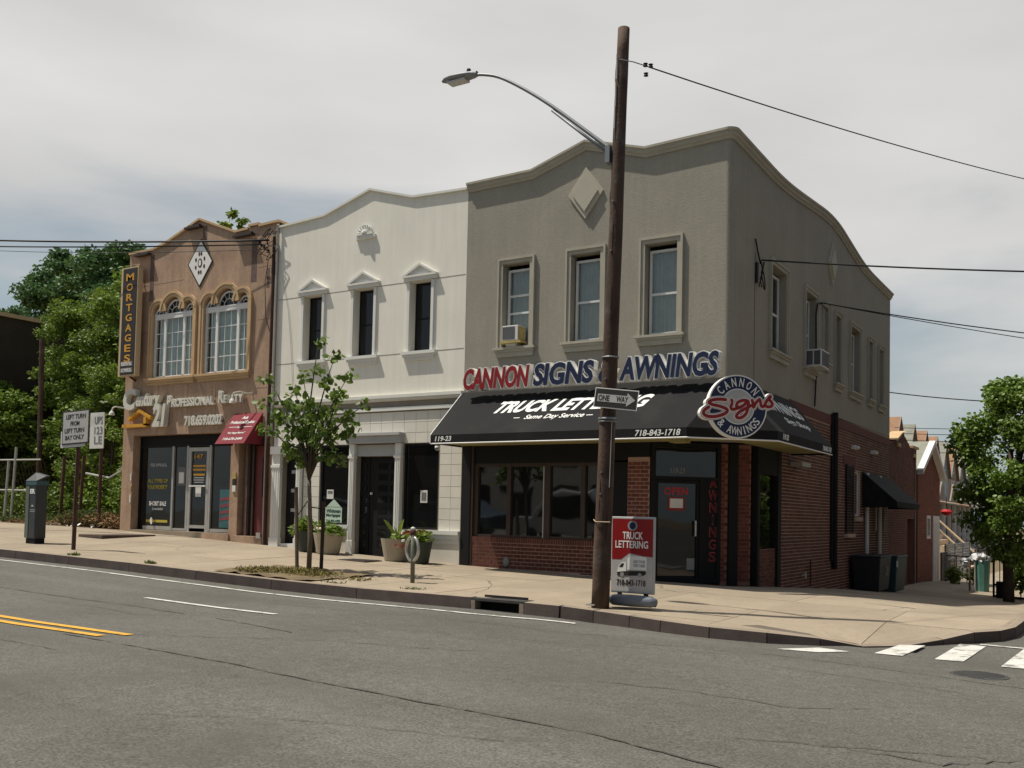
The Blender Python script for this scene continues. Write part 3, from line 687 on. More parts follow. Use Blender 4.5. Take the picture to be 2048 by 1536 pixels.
# chamfer door
cbx(MB(), -.05, 1.44, -.06, 2.66, -.25, -.05).build('entrance_backing', M['dark'], cb)
dfm = frame_parts(MB(), cbx, -.02, 1.42, -.05, 2.66, .08, -.05, .02); cbx(dfm, .06, 1.34, 1.93, 2.0, -.05, .015); cbx(dfm, .98, 1.10, -.05, 1.93, -.05, .015)
dfm.build('entrance_frame', M['blackmetal'], cb)
dr_ = frame_parts(MB(), cbx, .07, .97, -.02, 1.92, .055, -.045, .0); dr_ = dr_.build('door', M['blackmetal'], cb)
cbx(MB(), .125, .915, .08, 1.865, -.035, -.03).build('door_glass', M['darkglass'], dr_)
cbx(MB(), .07, 1.34, 2.0, 2.58, -.035, -.03).build('transom_glass', M['darkglass'], cb)
cbx(MB(), 1.10, 1.34, -.02, 1.93, -.035, -.01).build('side_panel', M['blackmetal'], cb)
cbx(MB(), .87, .90, .85, 1.15, .0, .05).build('door_handle', M['steel'], dr_)
# writing on door and panel
def ctext(name, s, ma, s0, s1, z0, z1, d=.0, **k): return text(name, s, ma, cb, CH+CU*s0+Z*z0+CN*d, CU, Z, s1-s0, z1-z0, **k)
ctext('house_number', '119-23', M['steelgrey'], .37, .66, 2.06, 2.16, -.03, shear=.2)
ctext('open_lettering', 'OPEN', M['neonred'], .25, .74, 1.64, 1.79, -.03, bold=.03)
cbx(MB(), .33, .68, 1.34, 1.60, -.03, -.02).build('notice_border', M['red'], cb)
cbx(MB(), .37, .64, 1.39, 1.57, -.02, -.017).build('notice_paper', M['paper'], cb)
cbx(MB(), .74, .90, .20, .42, -.03, -.026).build('small_sticker', M['steelgrey'], cb)
for i, ch in enumerate('AWNINGS'):
    zt = 1.99-i*.240; w = {'I': .035, 'W': .19}.get(ch, .15)
    text('window_letter', ch, M['neonred'], cb, CH+CU*(1.265-w/2)+Z*(zt-.19)+CN*-.008, CU, Z, w, .19, .004, .02)
    text('window_letter_core', ch, M['dark'], cb, CH+CU*(1.265-w*.41)+Z*(zt-.175)+CN*-.003, CU, Z, w*.82, .155, .003, -.012)
# front black post + fascia + window
B(-5.93, -5.72, -.04, .3, 0, 2.66).build('black_post', M['blackmetal'], cb)
B(-5.72, -5.66, -.02, .3, .0, 2.66).build('post_side', M['brownmetal'], cb)
B(-5.66, -2.02, .02, .3, 2.27, 2.69).build('roller_box', M['blackmetal'], cb)
fr_ = MB()
for x0, x1 in ((-5.66, -5.56), (-4.83, -4.73), (-3.93, -3.78), (-3.07, -2.97), (-2.62, -2.52)): fr_.box(x0, x1, .03, .16, .715, 2.27)
fr_.box(-5.66, -2.5, .04, .16, .70, .76).box(-5.66, -2.5, .04, .16, 2.2, 2.27)
fo = fr_.build('shopfront_frame', M['brownmetal'], cb)
for x0, x1 in ((-5.56, -4.83), (-4.73, -3.93), (-3.78, -3.07), (-2.97, -2.62)): B(x0, x1, .09, .10, .76, 2.2).build('shop_pane', M['reflectglass'], fo)
B(-3.94, -3.915, .02, .03, .72, 2.2).build('alu_strip', M['alu'], fo)
B(-2.52, -2.02, .02, .3, .715, 2.3).build('shutter_housing', M['blackmetal'], cb)
MB().lathe((0, 0, 0), [(.0, 0), (.055, 0), (.06, .02), (.03, .03)], 20).build('vent_cap', M['galv'], cb)
vc = bpy.data.objects['vent_cap']; vc.location = Vector((-4.77, -.01, .20)); vc.rotation_euler = (R(90), 0, 0); vc.location = Vector((-4.77, -.01, .20))-OFF[cb.name]
vc.data.transform(Matrix.Translation(OFF[cb.name])); vc.scale = (1.25, 1.7, 1)
# side shop window
B(-.2, .04, 1.66, 1.80, -.3, 2.66).build('side_post', M['blackmetal'], cb)
B(-.2, .04, 3.02, 3.26, -.4, 2.66).build('side_post', M['blackmetal'], cb)
B(-.1, .03, 1.80, 3.02, 2.12, 2.66).build('side_shutter_box', M['blackmetal'], cb)
B(-.06, -.05, 1.80, 3.02, .60, 2.12).build('side_shop_pane', M['darkglass'], cb)
B(-.2, -.02, 1.80, 3.02, -.4, .60).build('side_knee_core', M['mortar3'], cb)
brick_field(cb, 'y', -.02, 1.80, 3.02, -.3, .60, M['brickside'])
# side brick wall
BT = [(3.26, 3.62), (15.2, 3.70)]; sb_ = [(3.2, -.22), (15.2, -.95)]
hol = [(10.35, 12.0, .95, 2.6)]
mb = MB(); wall(mb, 'y', -.012, 3.26, 15.2, sb_, [(3.26, 3.82), (15.2, 3.93)], [(10.4, 11.05, 1.35, 2.60)], .2)
mb.build('brick_backing', M['mortar2'], cb)
brick_field(cb, 'y', -.012, 3.26, 15.2, sb_, BT, M['brickside'], holes=[(10.4, 11.05, 1.35, 2.60), (8.9, 10.2, 2.70, 3.0)])
B(-.01, .012, 3.9, 15.2, 3.63, 3.86).build('painted_band', M['redband'], cb)
B(-.01, .010, 8.95, 10.35, 2.70, 2.98).build('painted_band', M['redband'], cb)
MB().tube([(.07, 7.8, -.0), (.07, 7.8, 3.95)], .07, 8).build('downpipe', M['blackmetal'], cb)
B(0, .05, 7.6, 8.0, 0.2, 3.9).build('chase_cover', M['blackmetal'], cb)
wn = frame_parts(MB(), boxf('y', -.012), 10.4, 11.05, 1.35, 2.60, .06, -.12, -.06).build('side_window', M['vinyl'], cb)
B(-.1, -.09, 10.46, 10.99, 1.41, 2.54).build('pane', M['darkglass2'], wn)
B(0, .05, 10.3, 11.15, 1.22, 1.33).build('stone_sill', M['mortar2'], cb)
for y0 in (9.2, 11.08):
    s_ = MB().box(.02, .05, y0, y0+.06, .90, 2.72).box(.02, .05, y0+.75, y0+.81, .90, 2.72)
    for k in range(24): s_.box(.025, .045, y0+.06, y0+.75, .93+k*.075, .975+k*.075)
    if y0 < 10: s_.build('shutter', M['blackmetal'], cb)
B(0, .09, 9.1, 10.1, .78, .87).build('stone_sill', M['mortar2'], cb)
for y, z in ((10.05, 3.22), (12.5, 3.24)): MB().box(0, .10, y-.18, y+.18, z-.05, z+.06).box(.10, .16, y-.12, y+.12, z-.03, z+.04).build('wall_vent', M['acwhite'], cb)
for y in (11.6, 13.4): MB().tube([(.07, y, 2.6), (.07, y, .2), (.3, y+.1, -.1)], .055, 8).build('white_pipe', M['whitepaint'], cb)
for y in (12.9, 14.2): MB().tube([(.05, y, 2.2), (.05, y, .95)], .035, 6).build('vent_pipe', M['alu'], cb)
MB().tube([(.05, 5.6, -.3), (.05, 5.6, .3)], .02, 6).build('standpipe', M['rust'], cb)
MB().tube([(.03, 5.0, -.05), (.1, 5.0, .02), (.1, 5.0, -.1)], .02, 6).build('hose_tap', M['acwhite'], cb)
B(0.04, .3, 3.9, 4.6, 2.38, 2.47).build('flood_lamp', M['alu'], cb)

# --- main awning
aw = empty('black_shop_awning', (-3, -.6, 2.6), 'long black canvas awning wrapping the shop corner with white lettering', 'awning')
ZB, ZV, ZT = 2.62, 2.80, 3.82
lo = [(-5.97, -1.15), (-.36, -1.15), (.9, .06), (.9, 4.0)]
hi_ = [(-5.97, -.02), (-.9, -.02), (.02, .5), (.02, 4.0)]
mb = MB()
hi3 = [(-5.97, -.02, ZT), (-.05, -.02, ZT), (.02, -.02, ZT), (.02, 4.0, ZT)]
v3 = [(x, y, ZV) for x, y in lo]; b3 = [(x, y, ZB) for x, y in lo]
mb.quad(v3[0], v3[1], hi3[1], hi3[0]); mb.quad(v3[1], v3[2], hi3[2], hi3[1]); mb.quad(v3[2], v3[3], hi3[3], hi3[2])
for i in range(3): mb.quad(b3[i], b3[i+1], v3[i+1], v3[i])
mb.quad((-5.97, -.02, ZB), b3[0], v3[0], hi3[0]); mb.quad(b3[3], (.02, 4.0, ZB), hi3[3], v3[3])
mb.build('canvas', M['awning'], aw)
t_ = MB(); e = .012
for p, q in zip(b3, b3[1:]): t_.tube([p, q], .014, 6)
t_.tube([(-5.975, -1.16, ZV), (-5.975, -.03, ZT)], .012, 6); t_.tube([(-5.975, -1.16, ZB), (-5.975, -1.16, ZV)], .012, 6)
t_.build('white_piping', M['white'], aw)
s_ = MB().quad((-5.9, -1.1, ZB+.03), (-.38, -1.1, ZB+.03), (.86, .08, ZB+.03), (.86, 3.9, ZB+.03), (.03, 3.9, ZB+.03), (.03, -.0, ZB+.03), (-5.9, -.0, ZB+.03)); s_.build('underside', M['soffit'], aw)
MB().box(-.8, -.5, -.9, -.6, ZB-.06, ZB+.02).build('bracket', M['soffit'], aw)
SL = (Vector((0, -.02, ZT))-Vector((0, -1.15, ZV))).normalized(); SN = X.cross(SL)
def onslope(x, k): return Vector((x, -1.15+(1.13)*k, ZV+(ZT-ZV)*k))+SN*.004
def awt(s, x0, x1, k0, k1, **k): return text('awning_lettering', s, M['white'], aw, onslope(x0, k0), X, SL, x1-x0, (k1-k0)*(Vector((0, 1.13, ZT-ZV)).length), .004, **k)
awt('TRUCK LETTERING', -4.86, -1.45, .44, .71, bold=.04, shear=.38)
awt('Same Day Service', -3.95, -2.62, .255, .375, bold=.018, shear=.35)
for x0, x1 in ((-4.18, -4.04), (-2.54, -2.40)): MB().obox(onslope(0, .31), X, SL, SN, x0, x1, 0, .02, 0, .004).build('awning_dash', M['white'], aw)
text('awning_lettering', '119-23', M['white'], aw, (-5.86, -1.154, 2.665), X, Z, .40, .105, .004, .025, .2)
text('awning_lettering', '718-843-1718', M['white'], aw, (-1.36, -1.154, 2.66), X, Z, .87, .115, .004, .02, .2)
# side slope
S2 = (Vector((.02, 0, ZT))-Vector((.9, 0, ZV))).normalized(); 
def on2(y, k): return Vector((.9-.88*k, y, ZV+(ZT-ZV)*k))+Y.cross(S2)*.004
for s, y0, y1, k0, k1 in (('AWNINGS', .9, 3.5, .50, .78), ('Sign Shop', 1.5, 3.2, .24, .40)):
    text('awning_lettering', s, M['white'], aw, on2(y0, k0), Y, S2, y1-y0, (k1-k0)*1.35, .004, .02, .3)
text('awning_lettering', '119-23', M['white'], aw, (.904, .35, 2.67), Y, Z, .35, .11, .004, .02, .2)
text('awning_lettering', '718-843-1718', M['white'], aw, (.904, 3.2, 2.66), Y, Z, .7, .11, .004, .02, .2)

# --- channel letter sign
cs_ = empty('channel_letter_sign', (-2.9, -.45, 3.8), 'white edged channel letters reading CANNON SIGNS & AWNINGS above the awning', 'sign')
def channel(s, x0, x1, face, z0=3.83, h=.40, y=-.42, shear=.12):
    B0 = bbox(s, .03); sc = (x1-x0)/(B0[1]-B0[0]); sz = h/(bbox('H')[3])
    for i, ch in enumerate(s):
        if ch == ' ': continue
        pre = bbox(s[:i+1], .0)[1]; w = bbox(ch, .0); xl = x0+(pre-(w[1]-w[0])-B0[0])*sc
        zz = z0+w[2]*sz; hh = (w[3]-w[2])*sz
        wb = bbox(ch, .07)
        text('letter', ch, M['white'], cs_, (xl-.07*sc, y+.16, z0+wb[2]*sz), X, Z, (wb[1]-wb[0])*sc, (wb[3]-wb[2])*sz, .16, .07, shear)
        wf = bbox(ch, .035)
        text('letter_face', ch, face, cs_, (xl-.035*sc+.004, y-.001, z0+wf[2]*sz), X, Z, (wf[1]-wf[0])*sc, (wf[3]-wf[2])*sz, .01, .035, shear)
channel('CANNON', -5.72, -4.12, M['red']); channel('SIGNS &', -3.98, -2.15, M['navy']); channel('AWNINGS', -2.05, -.10, M['navy'])
MB().box(-5.7, -.15, -.28, -.22, 3.80, 3.83).build('raceway', M['white'], cs_)

# --- round sign
rs = empty('round_shop_sign', (.44, -.78, 3.17), 'round navy and white sign reading CANNON Signs & AWNINGS on the awning corner', 'sign')
RCn = Vector((.43, -.77, 3.17)); RU = Vector((1, 1, 0)).normalized(); RN = Vector((1, -1, 0)).normalized()
def disc(name, r0, r1, d0, d1, ma, seg=56):
    mb = MB(); V = []; F = []
    for k in range(seg):
        a = 2*math.pi*k/seg; dv = RU*math.cos(a)+Z*math.sin(a)
        for r_, d in ((r0, d0), (r1, d0), (r1, d1), (r0, d1)): V.append(RCn+dv*r_+RN*d)
    for k in range(seg):
        a, b = 4*k, 4*((k+1) % seg); F += [(a+1, a+2, b+2, b+1), (a+2, a+3, b+3, b+2)]+([(a, a+1, b+1, b)])
    return mb.add(V, F).build(name, ma, rs)
disc('sign_can', 0, .56, -.12, 0, M['white']); disc('blue_ring', 0, .535, 0, .004, M['navy']); disc('centre_rim', 0, .315, .004, .007, M['white']); disc('grey_centre', 0, .30, .007, .010, M['lgrey'])
def arctext(s, r_, h, a0, a1, top, ma):
    n = len(s)
    for i, c in enumerate(s):
        if c == ' ': continue
        a = R(a0+(a1-a0)*i/(n-1)); rad = RU*math.cos(a)+Z*math.sin(a)
        U = (RU*math.sin(a)-Z*math.cos(a)) if top else (-RU*math.sin(a)+Z*math.cos(a)); Vv = rad if top else -rad
        w = {'I': .02, 'W': .125, '&': .105}.get(c, .085)
        o = RCn+rad*r_-U*(w/2)-Vv*(h/2)+RN*.004
        text('ring_letter', c, ma, rs, o, U, Vv, w, h, .004, .012)
arctext('CANNON', .43, .155, 141, 41, True, M['white']); arctext('& AWNINGS', .43, .145, 224, 325, False, M['white'])
# script word "Signs" drawn as brush strokes (coordinates in metres on the sign face)
def pxs(x, y): return ((x-905)/1824*190/105.5, (770-y)/1536*160/112.0)
strokes = [
 [(660, 655), (560, 650), (420, 670), (345, 715), (400, 755), (560, 785), (680, 830), (690, 880), (600, 940), (460, 980), (320, 980), (245, 935), (260, 870), (340, 810)],
 [(785, 720), (760, 790), (790, 830), (860, 815), (900, 790)], [(775, 655), (785, 672)],
 [(1090, 660), (1000, 650), (900, 690), (870, 760), (920, 790), (1010, 740), (1090, 665), (1095, 760), (1060, 890), (980, 970), (900, 985), (870, 950), (920, 880), (1050, 800), (1150, 740)],
 [(1170, 640), (1190, 700), (1200, 770), (1240, 690), (1310, 620), (1330, 660), (1350, 740), (1400, 740), (1440, 660)],
 [(1440, 660), (1490, 590), (1530, 550), (1500, 600), (1550, 660), (1560, 720), (1500, 750), (1445, 740)]]
def smooth(P, k=5):
    out = []
    for i in range(len(P)-1):
        p0, p1, p2, p3 = P[max(i-1, 0)], P[i], P[i+1], P[min(i+2, len(P)-1)]
        for j in range(k):
            t = j/k; out.append(tuple(.5*((2*p1[c])+(-p0[c]+p2[c])*t+(2*p0[c]-5*p1[c]+4*p2[c]-p3[c])*t*t+(-p0[c]+3*p1[c]-3*p2[c]+p3[c])*t**3) for c in (0, 1)))
    return out+[P[-1]]
def script(name, w, d0, d1, ma):
    mb = MB()
    for st in strokes:
        P = smooth([pxs(*p) for p in st]) if len(st) > 2 else [pxs(*p) for p in st]
        for i, (a, b) in enumerate(P):      # discs
            n = 10; ww = w
            ring = [RCn+RU*(a+ww*math.cos(2*math.pi*k/n))+Z*(b+ww*math.sin(2*math.pi*k/n)) for k in range(n)]
            dd = d1+.00002*(i % 7)
            mb.add([p+RN*d0 for p in ring]+[p+RN*dd for p in ring], [tuple(range(n, 2*n))]+[(k, (k+1) % n, n+(k+1) % n, n+k) for k in range(n)])
        for i, (a, b) in enumerate(zip(P, P[1:])):
            A, Bv = Vector(a), Vector(b); t = (Bv-A)
            if t.length < 1e-6: continue
            s = Vector((-t.y, t.x)).normalized()*w; dd = d1-.00003*(1+i % 5)
            mb.quad(*[RCn+RU*p.x+Z*p.y+RN*dd for p in (A-s, Bv-s, Bv+s, A+s)])
    mb.build(name, ma, rs)
script('script_can', .060, -.10, .012, M['white']); script('script_outline', .051, .012, .015, M['red']); script('script_inline', .044, .015, .018, M['white']); script('script_core', .029, .018, .022, M['red'])

# --- window air conditioners (separate things)
a1 = empty('air_conditioner', (-4.62, -.05, 4.8), 'yellowed white air conditioner in the left front window over the CANNON letters', 'air conditioner', 'window air conditioners')
B(-4.92, -4.52, -.16, .15, 4.84, 5.16).build('casing', M['acwhite'], a1, bev=.01); B(-4.90, -4.60, -.168, -.16, 4.87, 5.13).build('grille', M['acgrill'], a1)
B(-4.515, -4.505, -.14, .1, 4.86, 5.14).build('side_louvre', M['rustyel'], a1); B(-4.95, -4.45, -.17, .1, 4.79, 4.835).build('tray', M['rustyel'], a1)
MB().box(-4.85, -4.6, -.1, .1, 4.725, 4.79).build('support_block', M['acwhite'], a1)
a2 = empty('air_conditioner', (.2, 5.6, 4.7), 'white air conditioner sticking out of the second side window', 'air conditioner', 'window air conditioners')
B(-.1, .36, 5.22, 5.92, 4.75, 5.16).build('casing', M['acwhite'], a2, bev=.01)
for y0, y1 in ((5.26, 5.55), (5.59, 5.88)): B(.36, .368, y0, y1, 4.79, 5.12).build('grille', M['acgrill'], a2)
for k, (y0, y1) in enumerate(((.02, .16), (.19, .33))): B(y0, y1, 5.212, 5.22, 4.80, 5.12).build('side_louvre', M['acgrill'], a2)
# small side awning
sa = empty('small_side_awning', (.5, 12.8, 1.6), 'small plain black awning over the side windows above the bins', 'awning')
mb = MB().quad((.95, 11.2, 1.62), (.95, 14.9, 1.62), (.95, 14.9, 1.78), (.95, 11.2, 1.78)).quad((.95, 11.2, 1.78), (.95, 14.9, 1.78), (.02, 14.9, 2.62), (.02, 11.2, 2.62)).quad((.02, 11.2, 1.62), (.95, 11.2, 1.62), (.95, 11.2, 1.78), (.02, 11.2, 2.62)).quad((.95, 14.9, 1.62), (.02, 14.9, 1.62), (.02, 14.9, 2.62), (.95, 14.9, 1.78))
mb.build('canvas', M['awning'], sa)
# camera dome
dm = empty('security_camera', (-6.02, -.9, 2.5), 'small white security camera under the left end of the black awning', 'camera')
MB().lathe((-6.06, -.8, 2.60), [(.05, 0), (.05, -.05), (.045, -.08), (.0, -.10)], 14).build('dome', M['acwhite'], dm, smooth=True)
MB().tube([(-6.06, -.8, 2.55), (-6.03, -.88, 2.53)], .03, 10).build('lens_barrel', M['galv'], dm)

# ================================================================ CREAM BUILDING (middle)
wb = empty('cream_stucco_building', (-8.85, 6, .2), 'cream stucco mortgage office building between the pink and the taupe buildings', 'building')
WT = [(-11.74, 8.26), (-10.22, 8.33), (-8.78, 8.74), (-7.50, 8.36), (-5.99, 8.30)]
wh = [(-10.80, -10.20, 4.82, 6.42), (-9.19, -8.58, 4.82, 6.42), (-7.51, -6.91, 4.82, 6.42)]
mb = MB(); wall(mb, 'x', 0, -11.74, -5.975, 3.72, WT, wh, .22, .3)
mb.quad((-11.74, .3, 7.5), (-5.98, .3, 7.5), (-5.98, 13, 7.5), (-11.74, 13, 7.5)).quad((-11.74, 13, 0), (-5.98, 13, 0), (-5.98, 13, 8.2), (-11.74, 13, 8.2)).quad((-11.74, 0, 7), (-11.74, 13, 7), (-11.74, 13, 8.2), (-11.74, 0, 8.2))
mb.build('stucco_wall', M['whitestucco'], wb)
mb = MB()
for (x0, z0), (x1, z1) in zip(WT, WT[1:]):
    mb.add([(x0, -.055, z0-.0), (x1, -.055, z1-.0), (x1, -.055, z1+.05), (x0, -.055, z0+.05), (x0, .33, z0), (x1, .33, z1), (x1, .33, z1+.05), (x0, .33, z0+.05)], [(0, 1, 2, 3), (3, 2, 6, 7), (0, 4, 5, 1), (4, 7, 6, 5)])
mb.build('coping', M['coping'], wb)
for z in (6.43, 4.80):
    for a, b in ((-11.70, -10.87), (-10.13, -9.26), (-8.51, -7.58), (-6.84, -6.0)): B(a, b, -.003, 0, z-.008, z+.008).build('score_line', M['grout'], wb)
for h in wh:
    bx = boxf('x', 0); mb = MB()
    for u in (h[0]-.075, h[1]+.003): bx(mb, u, u+.072, h[2], h[3], 0, .04)
    bx(mb, h[0]-.16, h[1]+.14, h[3]+.01, h[3]+.09, 0, .07); bx(mb, h[0]-.19, h[1]+.17, h[3]+.09, h[3]+.135, 0, .10)
    c_ = (h[0]+h[1])/2; x0, x1, zb, zt = h[0]-.19, h[1]+.17, h[3]+.137, h[3]+.40
    for p, q_ in (((x0, zb), (c_, zt)), ((c_, zt), (x1, zb))):
        mb.prism([(p[0], 0, p[1]), (q_[0], 0, q_[1]), (q_[0], 0, q_[1]-.055), (p[0]+(.10 if p[0] < c_ else 0), 0, p[1]-(0 if p[0] < c_ else .055)) if p[0] < c_ else (p[0], 0, p[1]-.055)] if p[0] < c_ else [(p[0], 0, p[1]), (q_[0], 0, q_[1]), (q_[0]-.10, 0, q_[1]), (p[0], 0, p[1]-.055)], (0, -.10, 0))
    mb.prism([(x0+.08, 0, zb), (x1-.08, 0, zb), (c_, 0, zt-.05)], (0, -.04, 0))
    mb.build('pediment', M['whitetrim'], wb)
    mb = MB(); bx(mb, h[0]-.18, h[1]+.18, h[2]-.07, h[2], -.1, .10); bx(mb, h[0]-.14, h[1]+.14, h[2]-.13, h[2]-.07, 0, .075); bx(mb, h[0]-.10, h[1]+.10, h[2]-.20, h[2]-.13, 0, .05); mb.build('window_sill', M['whitetrim'], wb)
    mb = frame_parts(MB(), bx, h[0]+.0, h[1]-.0, h[2], h[3], .03, -.215, -.19); bx(mb, h[0]+.03, h[1]-.03, 5.58, 5.615, -.21, -.188); wo_ = mb.build('window', M['blackmetal'], wb)
    bx(MB(), h[0]+.03, h[1]-.03, h[2]+.03, h[3]-.03, -.205, -.2).build('pane', M['darkglass2'], wo_)
# relief ornament
mb = MB().box(-9.17, -8.58, -.07, 0, 7.60, 7.68).box(-9.12, -8.63, -.10, 0, 7.68, 7.71)
for k in range(9):
    a = math.pi*(k+.5)/9; mb.tube([(-8.875, -.03, 7.72), (-8.875+.22*math.cos(a), -.05, 7.72+.20*math.sin(a))], [.02, .035], 6)
mb.lathe((-8.875, -.06, 7.72), [(.09, 0), (.08, .05), (.03, .08)], 10); mb.build('relief_ornament', M['whitetrim'], wb)
# storefront cornice bands
wbx = lambda u0, u1, v0, v1, d0, d1, name, ma: boxf('x', 0)((q := MB()), u0, u1, v0, v1, d0, d1) and q.build(name, M[ma], wb)
boxf_ = boxf('x', 0)
mb = MB(); boxf_(mb, -11.70, -5.98, 3.79, 3.86, 0, .09); boxf_(mb, -11.70, -5.98, 3.74, 3.79, 0, .05); boxf_(mb, -11.70, -5.98, 3.50, 3.55, 0, .05); boxf_(mb, -11.70, -5.98, 3.55, 3.58, 0, .03); mb.build('storefront_cornice', M['whitetrim'], wb)
# storefront lower wall with openings
bot = [(-11.74, .20), (-5.975, .0)]
ops = [(-11.36, -10.84, .10, 2.52), (-10.12, -9.14, .86, 2.74), (-8.97, -7.77, .10, 2.74), (-7.58, -6.60, .82, 2.74)]
mb = MB(); wall(mb, 'x', .012, -11.74, -5.975, bot, 3.74, ops, .25); mb.build('tile_backing', M['grout'], wb)
# individual tiles
tm = {}
def tile(x0, x1, z0, z1):
    w, h = round(x1-x0, 3), round(z1-z0, 3)
    if w < .03 or h < .03: return
    if (w, h) not in tm:
        o = MB().box(-w/2+.004, w/2-.004, 0, .012, -h/2+.004, h/2-.004).build('tile', M['tile']); tm[(w, h)] = o.data; bpy.data.objects.remove(o)
    place(tm[(w, h)], 'tile', wb, ((x0+x1)/2, -.001, (z0+z1)/2))
gx = [-11.60+.334*i for i in range(17)]+[-5.98]
gz = [2.752, 2.985, 3.225, 3.47]
for i in range(len(gx)-1):
    for j in range(3):
        if -9.22 < (gx[i]+gx[i+1])/2 < -7.57 and j == 0: continue
        tile(gx[i], gx[i+1], gz[j], gz[j+1])
for x0, x1 in ((-6.57, -6.26), (-6.26, -5.98)):
    for j in range(8): tile(x0, x1, .80+j*.243, .80+(j+1)*.243)
for x0, x1 in ((-10.66, -10.40), (-10.40, -10.14)):
    for j in range(10): tile(x0, x1, .30+j*.243, .30+(j+1)*.243)
tile(-11.70, -11.60, 2.752, 3.47)
# base ledge under right window
mb = MB(); boxf_(mb, -7.60, -5.975, .72, .80, 0, .10); boxf_(mb, -7.60, -5.975, .62, .72, 0, .07); boxf_(mb, -7.60, -5.975, .52, .62, 0, .045); mb.build('ledge', M['whitetrim'], wb); mb = MB(); boxf_(mb, -10.14, -9.13, .78, .86, 0, .10); boxf_(mb, -10.14, -9.13, .68, .78, 0, .06); mb.build('ledge', M['whitetrim'], wb)
B(-7.60, -5.975, -.03, .012, .0, .52).build('base_panel', M['tile'], wb); B(-10.14, -9.13, -.03, .012, .1, .68).build('base_panel', M['tile'], wb)
# pilasters, hood, transom
for x0, x1 in ((-9.14, -8.98), (-7.77, -7.60), (-11.66, -11.38), (-10.83, -10.69)):
    mb = MB(); zt = 2.75 if x0 > -10 else 2.55; boxf_(mb, x0, x1, .08, zt, 0, .09); boxf_(mb, x0-.015, x1+.015, .08, .50, 0, .11); boxf_(mb, x0-.015, x1+.015, zt-.33, zt-.27, 0, .115)
    for k in range(3):
        f_ = x0+(x1-x0)*(k+.8)/3.6; boxf_(mb, f_, f_+.02, .55, zt-.38, .09, .10)
    mb.build('pilaster', M['whitetrim'], wb)
mb = MB(); boxf_(mb, -9.18, -7.58, 2.76, 2.80, 0, .16); boxf_(mb, -9.22, -7.56, 2.93, 2.99, 0, .22); boxf_(mb, -9.18, -7.58, 2.80, 2.93, 0, .15); mb.build('door_hood', M['graypaint'], wb)
mb = MB(); boxf_(mb, -11.68, -10.70, 2.55, 2.74, 0, .14); mb.build('door_hood', M['graypaint'], wb)
mb = MB(); boxf_(mb, -8.97, -7.78, 2.47, 2.73, -.03, .01); mb.build('transom_panel', M['graypaint'], wb)
# double door
dd = MB(); boxf_(dd, -8.97, -8.68, .14, 2.46, -.20, -.14); boxf_(dd, -8.66, -7.78, .14, 2.46, -.20, -.14); dd = dd.build('door', M['blackmetal'], wb)
for j in range(8):
    for x0, x1 in ((-8.92, -8.74), (-8.42, -8.14), (-8.06, -7.86)): z = .38+j*.255; B(x0, x1, .136, .14, z, z+.15).build('door_light', M['darkglass2'], dd)
MB().lathe((-8.60, .11, 1.58), [(.03, 0), (.03, .05), (.0, .06)], 10).build('door_knob', M['acwhite'], dd)
B(-8.97, -7.78, -.05, .25, .02, .15).build('threshold', M['kerbtop'], wb); B(-11.36, -10.84, -.05, .25, .12, .36).build('threshold', M['whitetrim'], wb)
# left door with four bars
d2 = B(-11.36, -10.84, .14, .2, .36, 2.5).build('door', M['blackmetal'], wb)
for z in (.72, 1.14, 1.62, 2.08): B(-11.18, -10.86, .12, .14, z, z+.085).build('door_panel_bar', M['graypaint'], d2)
for x0, x1, z0 in ((-10.12, -9.14, .86), (-7.58, -6.60, .82)):
    w_ = frame_parts(MB(), boxf_, x0, x1, z0, 2.74, .045, -.09, -.03).build('shop_window', M['blackmetal'], wb)
    B(x0+.045, x1-.045, .06, .066, z0+.045, 2.695).build('shop_pane', M['darkglass'], w_)
# window signs
B(-9.97, -9.44, .050, .058, .88, 1.27).build('office_sign', M['green'], wb); MB().prism([(-9.93, .05, 1.28), (-9.48, .05, 1.28), (-9.70, .05, 1.46)], (0, .008, 0)).build('office_sign_roof', M['green'], wb)
for s, z, h_ in (('Whitman', 1.14, .09), ('Mortgages', 1.03, .09), ('718-404-4400', .92, .06)): text('sign_print', s, M['dgreen'], wb, (-9.93, .049, z), X, Z, .45, h_, .003, .025)
B(-9.93, -9.72, .05, .058, 1.47, 1.69).build('paper_notice', M['paper'], wb); B(-9.90, -9.75, .045, .049, 1.60, 1.66).build('notice_print', M['paperg'], wb)
B(-7.12, -6.93, .05, .058, 1.41, 1.69).build('paper_notice', M['paper'], wb); B(-7.09, -6.96, .045, .049, 1.46, 1.64).build('notice_print', M['paperg'], wb)

# ================================================================ PINK BUILDING (left)
pb = empty('pink_stone_building', (-14.7, 6, .4), 'pink stone clad realty office with two triple arched windows', 'building')
PT = [(-17.66, 8.32), (-16.57, 8.32), (-16.56, 8.34), (-16.15, 8.42), (-14.73, 8.90), (-13.32, 8.36), (-12.84, 8.38), (-12.83, 8.45), (-12.46, 8.45), (-12.45, 8.40), (-11.745, 8.42)]
def arches(m0, m1, m2, m3):   # opening edges and mullion centres
    zs = 6.56
    def top(u):
        for a, b in ((m0, m1-.02), (m1+.02, m2-.02), (m2+.02, m3)):
            if a <= u <= b:
                c_, r_ = (a+b)/2, (b-a)/2; return zs+math.sqrt(max(0, r_*r_-(u-c_)**2))
        return zs
    bps = []
    for a, b in ((m0, m1-.02), (m1+.02, m2-.02), (m2+.02, m3)): bps += [(a+b)/2-(b-a)/2*math.cos(math.pi*k/10) for k in range(11)]
    return top, bps
groups = [(-16.52, -16.08, -15.30, -14.86), (-14.44, -14.00, -13.20, -12.76)]
ph = []
for g in groups: t, b = arches(*g); ph.append((g[0], g[3], 4.72, t, b))
